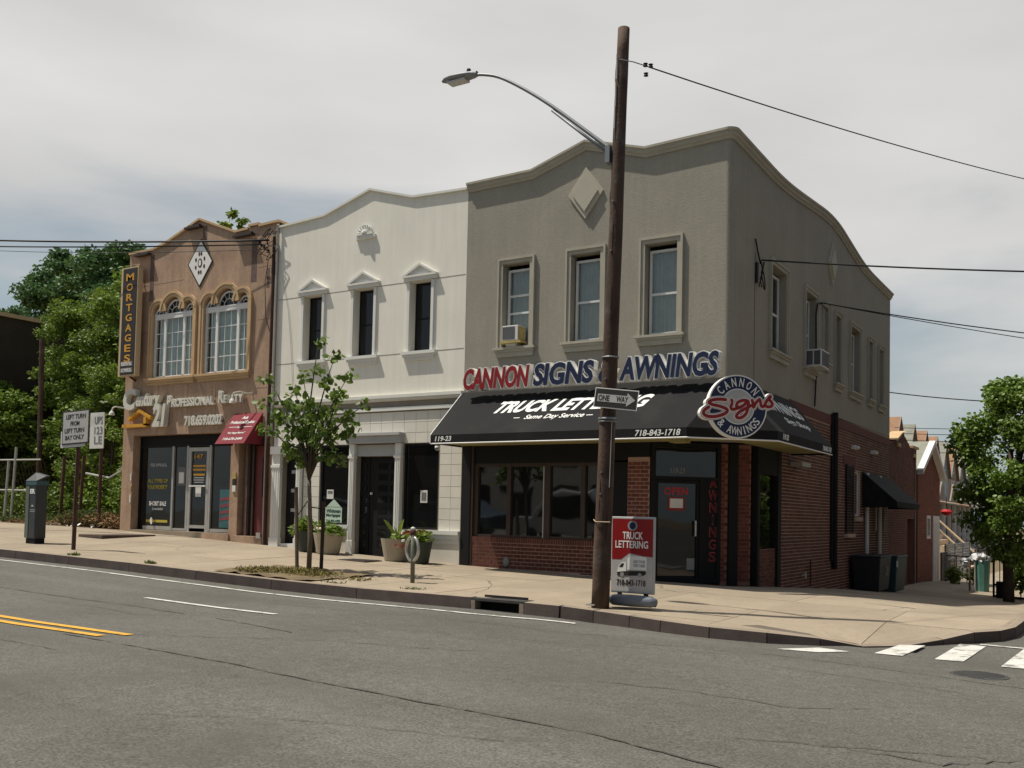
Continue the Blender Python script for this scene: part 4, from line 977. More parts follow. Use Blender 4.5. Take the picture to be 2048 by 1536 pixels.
mb = MB(); wall(mb, 'x', 0, -17.66, -11.745, 3.16, PT, ph, .14, .3)
wall(mb, 'x', 0, -17.66, -11.745, [(-17.66, .3), (-11.74, .15)], 3.16, [(-17.20, -13.24, .46, 3.1599), (-12.94, -12.03, .42, 3.1599)], .30)
# west side wall (faces the lot), roof
mb.add([(-17.66, 0, 0), (-17.66, 12, 0), (-17.66, 12, 8.2), (-17.66, 0, 8.32)], [(0, 1, 2, 3)]); mb.quad((-17.66, .3, 7.6), (-11.75, .3, 7.6), (-11.75, 12, 7.6), (-17.66, 12, 7.6))
mb.build('stone_wall', M['pink'], pb)
mb = MB()
for (x0, z0), (x1, z1) in zip(PT, PT[1:]):
    if x1-x0 < .02: continue
    mb.add([(x0, -.06, z0), (x1, -.06, z1), (x1, -.06, z1+.06), (x0, -.06, z0+.06), (x0, .33, z0), (x1, .33, z1), (x1, .33, z1+.06), (x0, .33, z0+.06)], [(0, 1, 2, 3), (3, 2, 6, 7), (0, 4, 5, 1), (1, 5, 6, 2), (0, 3, 7, 4), (4, 7, 6, 5)])
mb.build('coping', M['tan'], pb)
# old sign bracket stains
for x, z0, z1, w in ((-16.75, 6.9, 8.2, .17), (-14.62, 8.3, 8.72, .17), (-12.72, 7.0, 8.05, .20), (-12.15, 6.8, 7.3, .10)): B(x, x+w, -.003, 0, z0, z1).build('bracket_stain', M['stain'], pb)
for x0, x1, z in ((-17.3, -16.7, 8.20), (-15.2, -14.6, 8.68), (-13.3, -12.6, 8.2)): MB().box(x0, x1, -.16, -.02, z, z+.05).box(x0+.1, x1-.05, -.12, -.04, z+.05, z+.09).build('torn_flashing', M['brownmetal'], pb)
# scored joints in the cladding
for z in (3.35, 4.25, 6.0, 7.35): B(-17.6, -16.78, -.002, 0, z-.004, z+.004).build('cladding_joint', M['stain'], pb); B(-12.45, -11.8, -.002, 0, z-.004, z+.004).build('cladding_joint', M['stain'], pb)
for x in (-16.2, -15.0, -13.9): B(x-.004, x+.004, -.002, 0, 3.2, 4.5).build('cladding_joint', M['stain'], pb)
B(-16.7, -15.3, -.002, 0, 7.35, 7.358).build('cladding_joint', M['stain'], pb)
for g, hh in zip(groups, ph):
    zs = 6.56
    for (a, b), ex in zip(((g[0], g[1]-.02), (g[1]+.02, g[2]-.02), (g[2]+.02, g[3])), (0, .012, .004)):
        c_, r_ = (a+b)/2, (b-a)/2
        mb = MB()
        for i0, o0, d in ((0, .075, .045), (.085, .15, .065)):
            V = []; F = []; n = 16
            for k in range(n+1):
                an = math.pi*k/n
                for rr_, dd_ in ((r_+i0, 0), (r_+i0, d+ex), (r_+o0, d+ex), (r_+o0, 0)): V.append((c_-rr_*math.cos(an), -dd_, zs+rr_*math.sin(an)))
            for k in range(n): F += [(4*k, 4*k+1, 4*k+5, 4*k+4), (4*k+1, 4*k+2, 4*k+6, 4*k+5), (4*k+2, 4*k+3, 4*k+7, 4*k+6)]
            mb.add(V, F)
        mb.build('arch_moulding', M['tan'], pb)
    for s, u in ((-1, g[0]), (1, g[3])):
        mb = MB()
        for i0, o0, d in ((0, .075, .045), (.0751, .145, .065)): mb.box(u+s*i0, u+s*o0, -d, 0, 4.72, zs)
        mb.build('jamb_moulding', M['tan'], pb)
    mb = MB().box(g[0]-.20, g[3]+.18, -.12, 0, 4.66, 4.72).box(g[0]-.17, g[3]+.15, -.09, 0, 4.60, 4.66).box(g[0]-.14, g[3]+.12, -.05, 0, 4.53, 4.60); mb.build('window_sill', M['tan'], pb)
    # white window unit
    y0 = .05; fr_ = MB()
    for m_ in (g[1], g[2]): fr_.box(m_-.045, m_+.045, y0, y0+.08, 4.76, 6.56)
    fr_.box(g[0], g[0]+.05, y0, y0+.08, 4.76, 6.56).box(g[3]-.05, g[3], y0, y0+.08, 4.76, 6.56).box(g[0], g[3], y0-.01, y0+.08, 6.36, 6.47).box(g[0], g[3], y0, y0+.08, 4.72, 4.78).box(g[0], g[3], y0-.02, y0+.08, 6.47, 6.50)
    wo_ = fr_.build('window', M['vinyl'], pb)
    for i, (a, b) in enumerate(((g[0]+.05, g[1]-.045), (g[1]+.045, g[2]-.045), (g[2]+.045, g[3]-.05))):
        B(a, b, y0+.04, y0+.046, 4.78, 6.36).build('pane', M['glass'], wo_)
        mt = MB()
        for k in range(1, 4): z = 4.78+1.58*k/4; mt.box(a, b, y0+.028, y0+.038, z-.010, z+.010)
        for k in range(1, 2 if i != 1 else 3): x = a+(b-a)*k/(2 if i != 1 else 3); mt.box(x-.008, x+.008, y0+.027, y0+.037, 4.78, 6.36)
        mt.build('muntins', M['vinyl'], wo_, kind='stuff')
        cu = MB(); nfold = 26 if i == 1 else 12
        for k in range(nfold):
            xa = a+(b-a)*k/nfold; xb = a+(b-a)*(k+1)/nfold; ya, yb = (.20, .235) if k % 2 else (.235, .20); cu.quad((xa, ya, 4.74), (xb, yb, 4.74), (xb, yb, 6.4), (xa, ya, 6.4))
        cu.build('curtain', M['curtain'], wo_)
    for a, b in ((g[0]+.02, g[1]-.03), (g[1]+.03, g[2]-.03), (g[2]+.03, g[3]-.02)):
        c_, r_ = (a+b)/2, (b-a)/2
        MB().prism([(c_-r_*math.cos(math.pi*k/14), y0+.05, 6.5+r_*math.sin(math.pi*k/14)*.98) for k in range(15)], (0, .006, 0)).build('fanlight_pane', M['darkglass2'], wo_)
        mt = MB()
        for fr2 in (1.0, .5):
            P = [(c_-r_*fr2*math.cos(math.pi*k/14), y0+.035, 6.5+r_*fr2*math.sin(math.pi*k/14)) for k in range(15)]; mt.tube(P, .030 if fr2 == 1 else .013, 5)
        for k in range(1, 6 if r_ > .3 else 4): an = math.pi*k/(6 if r_ > .3 else 4); mt.tube([(c_-r_*.5*math.cos(an), y0+.035, 6.5+r_*.5*math.sin(an)), (c_-r_*math.cos(an), y0+.035, 6.5+r_*math.sin(an))], .008, 5)
        mt.build('fan_muntins', M['vinyl'], wo_, kind='stuff')
    B(g[0], g[3], .24, .26, 4.7, 7.1).build('room_backing', M['curtain'], pb)
# diamond tile ornament
do = diamond('x', 0, -14.66, 7.73, .50, .66, 'diamond_ornament', pb, M['signblack'], [(1, 0, .02)])
diamond('x', 0, -14.66, 7.73, .455, .60, 'diamond_field', do, M['white'], [(1, .02, .025)])
def ell(cx, cz, rx, rz, d0, d1, ma, nm='ornament_petal'): MB().prism([(cx+rx*math.cos(2*math.pi*k/14), -d0, cz+rz*math.sin(2*math.pi*k/14)) for k in range(14)], (0, -(d1-d0), 0)).build(nm, M[ma], do)
ell(-14.66, 7.73, .085, .125, .025, .030, 'signblack'); ell(-14.66, 7.73, .05, .085, .030, .034, 'white')
for k in range(8):
    a = math.pi*(k+.5)/4; ell(-14.66+.20*math.cos(a)*(.9 if abs(math.cos(a)) > .5 else .55), 7.73+.27*math.sin(a), .033, .055, .025, .030, 'signblack' if k % 2 else 'redband')
# lower storey: shopfront
sf = frame_parts(MB(), boxf_, -17.18, -13.26, .54, 3.14, .05, -.28, -.22)
boxf_(sf, -17.13, -13.31, 2.83, 2.90, -.28, -.21); boxf_(sf, -17.13, -13.31, 2.90, 3.09, -.28, -.24)
sf = sf.build('shopfront_frame', M['blackmetal'], pb)
al = MB()
for x in (-15.78, -15.18, -14.28): boxf_(al, x, x+.07, .56, 2.85, -.27, -.20)
boxf_(al, -16.95, -15.78, .56, .66, -.27, -.21); boxf_(al, -15.71, -15.18, .56, .62, -.27, -.21); boxf_(al, -14.21, -13.3, .56, .64, -.27, -.21)
al.build('aluminium_mullions', M['alu'], sf)
for a, b in ((-17.13, -15.78), (-15.71, -15.18), (-14.21, -13.31)): B(a, b, .25, .256, .6, 2.83).build('shop_pane', M['darkglass'], sf)
do_ = frame_parts(MB(), boxf_, -15.10, -14.29, .54, 2.80, .10, -.26, -.20); boxf_(do_, -15.0, -14.39, .54, .72, -.26, -.20); do_ = do_.build('door', M['alu'], pb)
B(-15.0, -14.39, .24, .246, .72, 2.70).build('door_glass', M['darkglass'], do_); B(-15.02, -14.37, .16, .18, 1.75, 1.785).build('push_bar', M['white'], do_)
B(-17.2, -13.24, -.02, .3, .40, .545).build('shop_step', M['walk'], pb); B(-14.2, -13.2, -.05, .02, .36, .52).build('shop_step', M['pink'], pb)
wy = .243
def wt(s, x0, x1, z, h_, ma, sh_=0): text('window_lettering', s, M[ma], pb, (x0, wy, z), X, Z, x1-x0, h_, .003, .02, sh_)
wt('FREE APPRAISAL', -16.75, -16.03, 2.30, .09, 'lgrey', .2); wt('ALL TYPES OF', -16.82, -15.98, 1.86, .10, 'yellow'); wt('YOUR PROPERTY', -16.82, -15.98, 1.68, .11, 'yellow')
wt('SHORT SALE', -16.74, -16.02, 1.22, .12, 'white'); wt('Specialist', -16.62, -16.15, 1.08, .09, 'lgrey', .3); B(-16.85, -15.95, .244, .249, .76, .83).build('yellow_strip', M['yellow'], pb)
MB().prism([(-16.62+.055*math.cos(2*math.pi*k/16), .243, .80+.10*math.sin(2*math.pi*k/16)) for k in range(16)], (0, -.004, 0)).build('round_emblem', M['white'], pb)
for z, w, ma in ((2.28, .5, 'gold'), (2.18, .5, 'gold'), (2.05, .45, 'gold'), (1.98, .4, 'lgrey'), (1.92, .42, 'lgrey'), (1.86, .36, 'lgrey')): B(-14.7-w/2, -14.7+w/2, .228, .234, z, z+(.05 if ma == 'gold' else .02)).build('door_print', M[ma], do_)
text('door_print', '147', M['gold'], do_, (-14.9, .228, 2.5), X, Z, .34, .12, .003, .02)
B(-14.82, -14.6, .225, .23, 1.48, 1.74).build('paper_notice', M['paper'], do_)
B(-15.58, -15.25, .24, .245, 1.78, 2.28).build('poster', M['paperg'], pb); B(-15.52, -15.32, .234, .239, 1.84, 2.14).build('poster_print', M['paper'], pb)
B(-13.88, -13.32, .24, .245, .68, 1.68).build('poster', M['bluepic'], pb); 
for k in range(4): MB().prism([(-13.86, .236, .86+k*.17), (-13.34, .236, .92+k*.17), (-13.34, .236, 1.02+k*.17), (-13.86, .236, .93+k*.17)], (0, .003, 0)).build('poster_stripe', M['redpic'], pb)
# right doorway with maroon door
B(-12.55, -12.05, .22, .28, .52, 2.8).build('door', M['maroondoor'], pb); B(-12.30, -12.10, .215, .22, 1.5, 2.5).build('door_light', M['darkglass2'], bpy.data.objects['door.003'] if 'door.003' in bpy.data.objects else pb)
B(-12.94, -12.03, .28, .3, .42, 3.15).build('doorway_back', M['brownmetal'], pb); B(-12.80, -12.72, .1, .18, .5, 2.85).build('door_jamb', M['stain'], pb); B(-12.62, -12.55, .16, .26, .5, 2.85).build('door_jamb', M['brownmetal'], pb)
B(-13.0, -11.95, -.10, .1, .24, .50).build('door_step', M['pink'], pb); B(-12.12, -11.98, -.11, -.10, .46, .60).build('junction_box', M['acwhite'], pb)
for z0, ma in ((1.95, 'rustyel'), (1.62, 'paper'), (1.78, 'signblack')): B(-13.12, -13.0, -.03, 0, z0, z0+.16).build('wall_sticker', M[ma], pb)
for z0, z1, ma in ((1.9, 2.1, 'acwhite'), (1.65, 1.75, 'rustyel'), (1.3, 1.5, 'paper')): B(-17.26, -17.21, -.02, 0, z0, z1).build('wall_sticker', M[ma], pb)

# pink building signs: each hangs on the wall and is a thing of its own
def fsign(name, label, x, z): return empty(name, (x, -.1, z), label, 'sign')
s1 = fsign('realty_name_sign', 'off-white channel letters reading Century 21 PROFESSIONAL REALTY with phone number', -15.2, 3.6)
yy = -.10
def ft(s, x0, x1, z0, z1, ma='letter', dep=.09, **k):
    for i in range(len(s)):
        if s[i] == ' ': continue
        B0 = bbox(s, .03); sc = (x1-x0)/(B0[1]-B0[0]); w = bbox(s[i], .045); pre = bbox(s[:i+1])[1]; sz = (z1-z0)/(bbox('H')[3])
        text('letter', s[i], M[ma], s1, (x0+(pre-(bbox(s[i])[1]-bbox(s[i])[0])-B0[0])*sc, yy, z0+w[2]*sz), X, Z, (w[1]-w[0])*sc, (w[3]-w[2])*sz, dep, .045, k.get('shear', 0))
# (letters face the street: front plane at yy-dep)
yy = -.02
ft('C', -17.54, -17.04, 3.90, 4.42, dep=.16, shear=.1); ft('entury', -17.0, -16.05, 3.98, 4.32, dep=.14, shear=.2); ft('21', -16.24, -15.78, 3.40, 3.95, dep=.15, shear=.12)
ft('P', -15.70, -15.56, 3.90, 4.19); ft('ROFESSIONAL', -15.52, -13.86, 3.90, 4.10); ft('R', -13.68, -13.50, 3.93, 4.22); ft('EALTY', -13.47, -12.78, 3.92, 4.11); ft('718.659.0202', -15.0, -13.55, 3.38, 3.61, dep=.07)
text('small_print', 'LLC', M['letter'], s1, (-15.76, -.08, 3.48), X, Z, .14, .07, .04, .01)
# orange house mark
s2 = fsign('house_emblem', 'orange outline house roof emblem below the word Century', -16.9, 3.6)
hp = [(-17.30, 3.62), (-16.82, 3.84), (-16.34, 3.62)]
mb = MB()
for (a, b), (c_, d) in zip(hp, hp[1:]): mb.prism([(a, -.02, b-.05), (c_, -.02, d-.05), (c_, -.02, d+.04), (a, -.02, b+.04)], (0, -.12, 0))
mb.box(-16.62, -16.52, -.14, -.02, 3.42, 3.66); mb.box(-17.55, -16.52, -.14, -.02, 3.38, 3.47); mb.build('roof_outline', M['gold'], s2)
# gooseneck lamps
for x, lb, dr2 in ((-17.6, 'white gooseneck sign lamp sticking out past the left edge of the pink building', -1), (-12.62, 'white gooseneck sign lamp at the right end of the word REALTY', 1)):
    g = empty('gooseneck_lamp', (x, -.1, 3.9), lb, 'lamp', 'gooseneck lamps over the realty sign')
    if dr2 < 0: P = [(x+.15, 0, 3.92), (x+.0, -.2, 3.95), (x-.04, -.30, 3.96), (x-.07, -.36, 3.92), (x-.08, -.38, 3.84)]
    else: P = [(x+.10, 0, 4.12), (x+.08, -.14, 4.10), (x-.05, -.30, 4.14), (x-.14, -.40, 4.10), (x-.16, -.42, 3.96)]
    MB().tube(smooth([tuple(p[:2]) for p in P]) and P, .022, 6).build('arm', M['letter'], g)
    e_ = Vector(P[-1]); MB().lathe(e_-Vector((0, 0, .12)), [(.085, 0), (.07, .06), (.03, .12), (.0, .13)], 12).build('shade', M['letter'], g)
# MORTGAGES blade sign
s3 = empty('mortgages_blade_sign', (-17.4, -.5, 6.4), 'tall black blade sign with gold letters reading MORTGAGES', 'sign')
# board turned toward the street corner, hung on the left end of the facade
YB = -.30
B(-17.60, -16.86, YB, YB+.16, 4.80, 7.86).build('sign_box', M['cream'], s3)
B(-17.59, -17.585, YB, YB+.1, 4.8, 7.8).build('side_return', M['cream'], s3)
B(-17.50, -16.90, YB-.012, YB, 4.84, 7.82).build('sign_face', M['signblack'], s3)
for i, ch in enumerate('MORTGAGES'):
    z = 7.47-i*.285; w = .34 if ch == 'M' else .27; text('gold_letter', ch, M['gold'], s3, (-17.19-w/2, YB-.013, z), X, Z, w, .205, .006, .02)
for s, z in (('RESIDENTIAL', 5.08), ('& COMMERCIAL', 4.90)): B(-17.46, -16.95, YB-.016, YB-.012, z-.01, z+.13).build('text_strip', M['paperg'], s3); text('sign_print', s, M['white'], s3, (-17.44, YB-.018, z+.01), X, Z, .46, .10, .003, .02)
MB().tube([(-17.2, YB+.05, 7.9), (-17.2, 0, 7.95)], .02, 6).tube([(-17.2, YB+.1, 4.8), (-17.2, 0, 4.7)], .03, 6).build('bracket', M['rust'], s3)
# maroon canopy
s4 = empty('maroon_canopy', (-12.7, -.3, 3.2), 'small maroon door canopy with white script lettering', 'awning')
mb = MB().quad((-13.15, -.62, 2.80), (-12.10, -.62, 2.80), (-12.10, -.02, 3.62), (-13.15, -.02, 3.62)).quad((-12.10, -.62, 2.80), (-12.10, -.02, 2.80), (-12.10, -.02, 3.62)).quad((-13.15, -.02, 2.80), (-13.15, -.62, 2.80), (-13.15, -.02, 3.62)); mb.build('canvas', M['maroon'], s4)
C2 = Vector((0, .60, .82)).normalized(); CNn = X.cross(C2)
for s, k, w, h_ in (('Ask', .80, .22, .10), ('Professional Equities', .62, .86, .13), ('Inc', .50, .12, .06), ('"Our Happy Returns"', .30, .62, .08), ('718-670-2499', .11, .70, .08)): text('canopy_lettering', s, M['white'], s4, Vector((-12.62-w/2, -.62, 2.80))+C2*(k*1.016)+CNn*.004, X, C2, w, h_, .003, .015, .15)
for x0 in (-13.0, -12.5): MB().obox(Vector((x0, -.62, 2.80))+C2*(.53*1.016)+CNn*.004, X, C2, CNn, 0, .32, 0, .012, 0, .003).build('canopy_rule', M['white'], s4)

# conduits between buildings
cdt = empty('service_conduits', (-11.75, -.1, 4), 'rusty service conduits and looping cables on the joint between pink and cream buildings', 'conduit')
MB().tube([(-11.86, -.06, .3), (-11.86, -.06, 8.05)], .04, 8).build('conduit', M['rust'], cdt); MB().tube([(-11.74, -.07, 3.0), (-11.74, -.07, 8.25), (-11.70, -.10, 8.33)], .028, 8).build('conduit', M['alu'], cdt); MB().tube([(-11.93, -.05, .3), (-11.93, -.05, 4.0)], .022, 8).build('conduit', M['alu'], cdt)
rr = random.Random(5)
for k in range(7):
    P = []; x0 = -11.9+rr.uniform(-.3, .2); z0 = 7.7+rr.uniform(-.1, .5)
    for j in range(6): P.append((x0+.22*math.sin(j*1.3+k)+rr.uniform(-.04, .04), -.12-rr.uniform(0, .06), z0+.20*math.cos(j*1.1+k*2)))
    MB().tube(P, .010, 5).build('cable_loop', M['rubber'], cdt)
for x, z in ((-12.1, 7.75), (-11.95, 7.62), (-12.25, 7.86)): MB().lathe((x, -.18, z), [(.02, 0), (.05, .02), (.03, .05), (.05, .08), (.02, .1)], 10).build('insulator', M['brownmetal'], cdt)
MB().tube([(-12.0, -.1, 7.5), (-12.1, -.1, 6.9), (-12.05, -.08, 6.0), (-11.88, -.07, 5.6)], .010, 5).build('cable_loop', M['rubber'], cdt)
MB().tube([(-11.7, -.08, 7.9), (-11.55, -.03, 6.9), (-11.35, -.02, 6.2), (-11.2, -.02, 5.2), (-11.1, -.02, 4.2)], .006, 5).build('cable_loop', M['alu'], cdt)

# ================================================================ STREET FURNITURE
up_ = empty('utility_pole', (.0, -5.0, -.06), 'leaning dark brown wooden pole on the corner sidewalk carrying the street lamp', 'utility pole')
PB, PTp = Vector((-.07, -5.0, -.1)), Vector((.145, -5.0, 8.11))
def onpole(z): return PB+(PTp-PB)*((z+.1)/8.21)
rr = random.Random(2); P = [onpole(z) for z in [-.1+8.2*i/24 for i in range(25)]]; P = [p+Vector((rr.uniform(-.004, .004), 0, 0)) for p in P]
MB().tube(P, [.125-.042*i/24 for i in range(25)], 18).build('pole_shaft', M['wood'], up_, smooth=True)
def ring(z, ma, name, par=up_, r=.012, ex=.008):
    c = onpole(z); rad = .125-.042*(z/8.2)+ex; P = [c+Vector((rad*math.cos(2*math.pi*k/20), rad*math.sin(2*math.pi*k/20), 0)) for k in range(21)]
    return MB().tube(P, r, 5, False).build(name, M[ma], par)
rr = random.Random(12)
for k in range(14):
    z = rr.uniform(.4, 7.8); c = onpole(z); a = rr.uniform(-2.6, -.6); rd = .125-.042*(z/8.2)+.001; L_ = rr.uniform(.15, .7)
    MB().tube([c+Vector((rd*math.cos(a), rd*math.sin(a), 0)), c+Vector((rd*math.cos(a+.05), rd*math.sin(a+.05), L_*.5)), onpole(min(8, z+L_))+Vector((rd*.99*math.cos(a), rd*.99*math.sin(a), 0))], [.001, .005, .001], 5).build('wood_split', M['dark'], up_)
for z in (1.5, 1.8, 3.1, 4.9, 5.6): c = onpole(z); MB().box(c.x-.02, c.x+.01, -5.125, -5.10, z, z+.02).build('staple', M['galv'], up_)
ring(3.42, 'galv', 'band'); ring(2.52, 'galv', 'band', r=.014); ring(2.56, 'galv', 'band', r=.02); 
for z in (7.6, 7.2, 6.9): c = onpole(z); MB().box(c.x-.05, c.x-.04, -5.105, -5.09, z-.25, z+.1).build('pole_splinter', M['acwhite'], up_)
MB().tube([onpole(2.5)+Vector((.10, -.07, 0)), onpole(1.6)+Vector((.105, -.075, 0))], .006, 5).build('ground_wire', M['alu'], up_)
MB().tube([onpole(1.15)+Vector((-.13, -.05, 0)), onpole(1.12)+Vector((-.05, -.14, 0)), onpole(1.12)+Vector((.16, -.12, 0))], .006, 5).build('tie_wire', M['cream'], up_)
# lamp
sl_ = empty('street_lamp', (.07, -5.0, 6.4), 'grey cobra head street lamp on a long curved arm fixed to the wooden pole', 'street lamp')
arm = [(.05, 6.33), (-.5, 6.80), (-1.0, 7.22), (-1.48, 7.58), (-1.94, 7.87), (-2.28, 7.99), (-2.42, 8.00)]
sa_ = smooth(arm, 4); MB().tube([(x, -5.0, z) for x, z in sa_], [.030-.009*i/len(sa_) for i in range(len(sa_))], 10).build('arm', M['galv'], sl_, smooth=True)
MB().tube([(.05, -5.0, 6.24), (-.5, -5.0, 6.72), (-1.0, -5.0, 7.16)], .022, 8).build('brace', M['galv'], sl_, smooth=True)
MB().box(-.07, .0, -5.10, -4.92, 6.18, 6.42).build('pole_bracket', M['galv'], sl_)
hd = MB(); prof = [(-2.36, .045, .05), (-2.45, .09, .055), (-2.60, .12, .06), (-2.80, .13, .055), (-2.93, .10, .04), (-3.02, .03, .015)]
V = []; n = 14
for x, w, h_ in prof:
    zc = 8.02+.03*(-2.4-x)
    for k in range(n): a = 2*math.pi*k/n; V.append((x, -5.0+w*math.cos(a), zc+(h_ if math.sin(a) > 0 else h_*.75)*math.sin(a)))
hd.add(V, [(i*n+k, i*n+(k+1) % n, (i+1)*n+(k+1) % n, (i+1)*n+k) for i in range(len(prof)-1) for k in range(n)]+[tuple(range(n)), tuple(range(5*n+n-1, 5*n-1, -1))])
hd = hd.build('lamp_head', M['lampgrey'], sl_, smooth=True)
B(-2.88, -2.55, -5.08, -4.92, 7.955, 7.985).build('lens', M['lens'], hd); MB().lathe((-2.52, -5.0, 8.06), [(.035, 0), (.035, .06), (.03, .075)], 12).build('photocell', M['signblack'], hd)
# one way sign
ow = empty('one_way_sign', (.1, -5.2, 2.8), 'black and white ONE WAY arrow sign strapped to the wooden pole', 'sign')
wU = Vector((1, 0, -.13)).normalized(); wV = Vector((.13, 0, 1)).normalized(); wN = wU.cross(wV); wo0 = Vector((-.15, -5.16, 2.72))
q_ = lambda mb, u0, u1, v0, v1, n0, n1: mb.obox(wo0, wU, wV, wN, u0, u1, v0, v1, n0, n1)
q_(MB(), 0, .665, 0, .275, -.004, 0).build('sign_plate', M['white'], ow, bev=0); q_(MB(), .012, .653, .012, .263, 0, .002).build('black_field', M['signblack'], ow)
mb = MB(); pts = [(.05, .085), (.50, .085), (.50, .045), (.625, .138), (.50, .23), (.50, .19), (.05, .19)]
mb.prism([wo0+wU*a+wV*b+wN*.002 for a, b in pts], wN*.002); mb.build('white_arrow', M['signgrey'], ow)
for s, a, b in (('ONE', .065, .235), ('WAY', .34, .52)): text('sign_print', s, M['signblack'], ow, wo0+wU*a+wV*.098+wN*.004, wU, wV, b-a, .08, .002, .025)
# insulators + wires
ins = empty('wire_insulators', (.35, -5.0, 7.5), 'small black spool insulators hanging beside the top of the wooden pole', 'insulator')
for dx, dz in ((.32, -.0), (.40, -.03), (.33, -.14)): MB().lathe((.135+dx, -4.93, 7.50+dz), [(.01, 0), (.035, .012), (.02, .03), (.035, .048), (.01, .06)], 10).build('spool', M['rubber'], ins)
MB().tube([(.12, -5.1, 7.62), (.30, -5.0, 7.58), (.50, -4.9, 7.50)], .008, 5).build('hook', M['galv'], ins)
def wire(a, b, sag, r, label, n=24, wob=0, group=None):
    a, b = Vector(a), Vector(b); P = [a+(b-a)*(i/n)-Z*(4*sag*(i/n)*(1-i/n)) for i in range(n+1)]
    o = MB().tube(P, r, 6).build('power_line', M['rubber'], smooth=True); tag(o, label, 'power line', group or 'overhead wires')
    return o
wire((.5, -4.9, 7.50), (8.8, 17, 10.35), .35, .010, 'upper overhead wire running from the wooden pole out to the right edge')
wire((.1, 1.5, 6.35), (10, 5.0, 5.75), .12, .016, 'thick service wire from the first side window of the taupe wall')
wire((.1, 6.1, 6.42), (8.5, 14.2, 5.95), .16, .014, 'service wire leaving the side wall above the third side window')
wire((.1, 6.1, 6.42), (8.5, 14.2, 5.55), .10, .010, 'lower strand of the service wire from the middle of the side wall')
def wpx(x0, x1, z0, z1, y, r, label): wire((x0, y, z0), (x1, y, z1), .15, r, label)
wpx(-5.5, 3, 8.75, 7.62, 40, .03, 'distant thin wire crossing the sky right of the taupe building')
for z0, z1, lb in ((6.33, 6.10, 'distant faint wire, second from the top over the row house roofs'), (5.96, 5.70, 'distant faint wire, third from the top over the row house roofs'), (6.65, 6.45, 'distant faint wire, topmost just over the row house roofs'), (5.3, 5.1, 'distant faint wire, lowest across the row house roofs')): wire((-4.5, 41, z0), (4, 41, z1), .1, .018, lb)
# left wires
wire((-11.95, -.15, 7.95), (-34, -6.2, 10.1), .3, .024, 'upper thick bundled wire running left from the pink building top'); wire((-12.1, -.2, 7.85), (-34, -6.0, 9.75), .25, .018, 'second bundled wire just under the top left wire')
wire((-11.95, -.15, 7.72), (-40, -2, 12.0), .5, .008, 'thin faint wire lowest across the pink building top')
# side wall service head
sh_ = empty('cable_bundle', (.1, 1.5, 6.3), 'dark cable service head with loops on the taupe side wall', 'cable fitting')
for k in range(4): P = [(.08+.02*k, 1.55+.10*math.sin(j*.9+k), 6.30+.02*k-.09*j+.05*math.cos(j+k)) for j in range(7)]; MB().tube(P, .013, 6).build('cable_loop', M['rubber'], sh_)
MB().tube([(.03, 1.35, 6.75), (.05, 1.45, 6.5), (.06, 1.6, 6.3)], .018, 6).build('riser', M['rubber'], sh_); B(0, .05, 1.42, 1.5, 5.9, 6.3).build('bracket', M['rubber'], sh_)
dc = empty('drop_cable', (.05, 6.1, 5), 'black drop cable running down the taupe side wall to the awning', 'cable'); MB().tube([(.1, 6.2, 6.42), (.06, 5.98, 6.38), (.04, 5.95, 6.1), (.04, 5.98, 5.4), (.05, 5.95, 4.6), (.05, 5.85, 3.9)], .02, 6).build('cable', M['rubber'], dc)
MB().tube([(.05, 7.0, 6.40), (.05, 6.5, 6.45), (.1, 6.1, 6.42)], .015, 6).build('cable_tail', M['rubber'], dc)

# A-frame banner stand
af = empty('truck_lettering_sign', (.33, -4.7, -.05), 'red and white TRUCK LETTERING sidewalk sign on a grey weighted base', 'sign')
ax0, ax1, az0, az1, ay = -.05, .62, .13, 1.20, -4.72
B(ax0, ax1, ay, ay+.035, az0, az1).build('sign_frame', M['lgrey'], af, bev=.012)
B(ax0+.018, ax1-.03, ay-.003, ay, az0+.025, az1-.03).build('panel_white', M['signgrey'], af)
MB().prism([(ax0+.018, ay-.003, .60), (ax0+.16, ay-.003, .60), (ax0+.28, ay-.003, .69), (ax0+.5, ay-.003, .655), (ax1-.03, ay-.003, .645), (ax1-.03, ay-.003, az1-.03), (ax0+.018, ay-.003, az1-.03)], (0, -.002, 0)).build('panel_red', M['red'], af)
for s, x0, x1, z0, h_, ma in (('TRUCK', .13, .44, .885, .105, 'white'), ('LETTERING', .02, .52, .76, .105, 'white'), ('718-843-1718', .05, .49, .235, .085, 'signblack')): text('sign_print', s, M[ma], af, (x0, ay-.006, z0), X, Z, x1-x0, h_, .002, .02)
text('sign_print', 'ADD YOUR', M['truckpic'], af, (.30, ay-.007, .555), X, Z, .18, .04, .002, .02); text('sign_print', 'TEXT HERE', M['truckpic'], af, (.30, ay-.007, .50), X, Z, .18, .04, .002, .02)
MB().prism([(.28+.075*math.cos(2*math.pi*k/18), ay-.005, 1.075+.07*math.sin(2*math.pi*k/18)) for k in range(18)], (0, -.002, 0)).build('round_crest', M['truckpic'], af); MB().prism([(.28+.05*math.cos(2*math.pi*k/18), ay-.0072, 1.075+.05*math.sin(2*math.pi*k/18)) for k in range(18)], (0, -.001, 0)).build('round_crest_core', M['navy'], af)
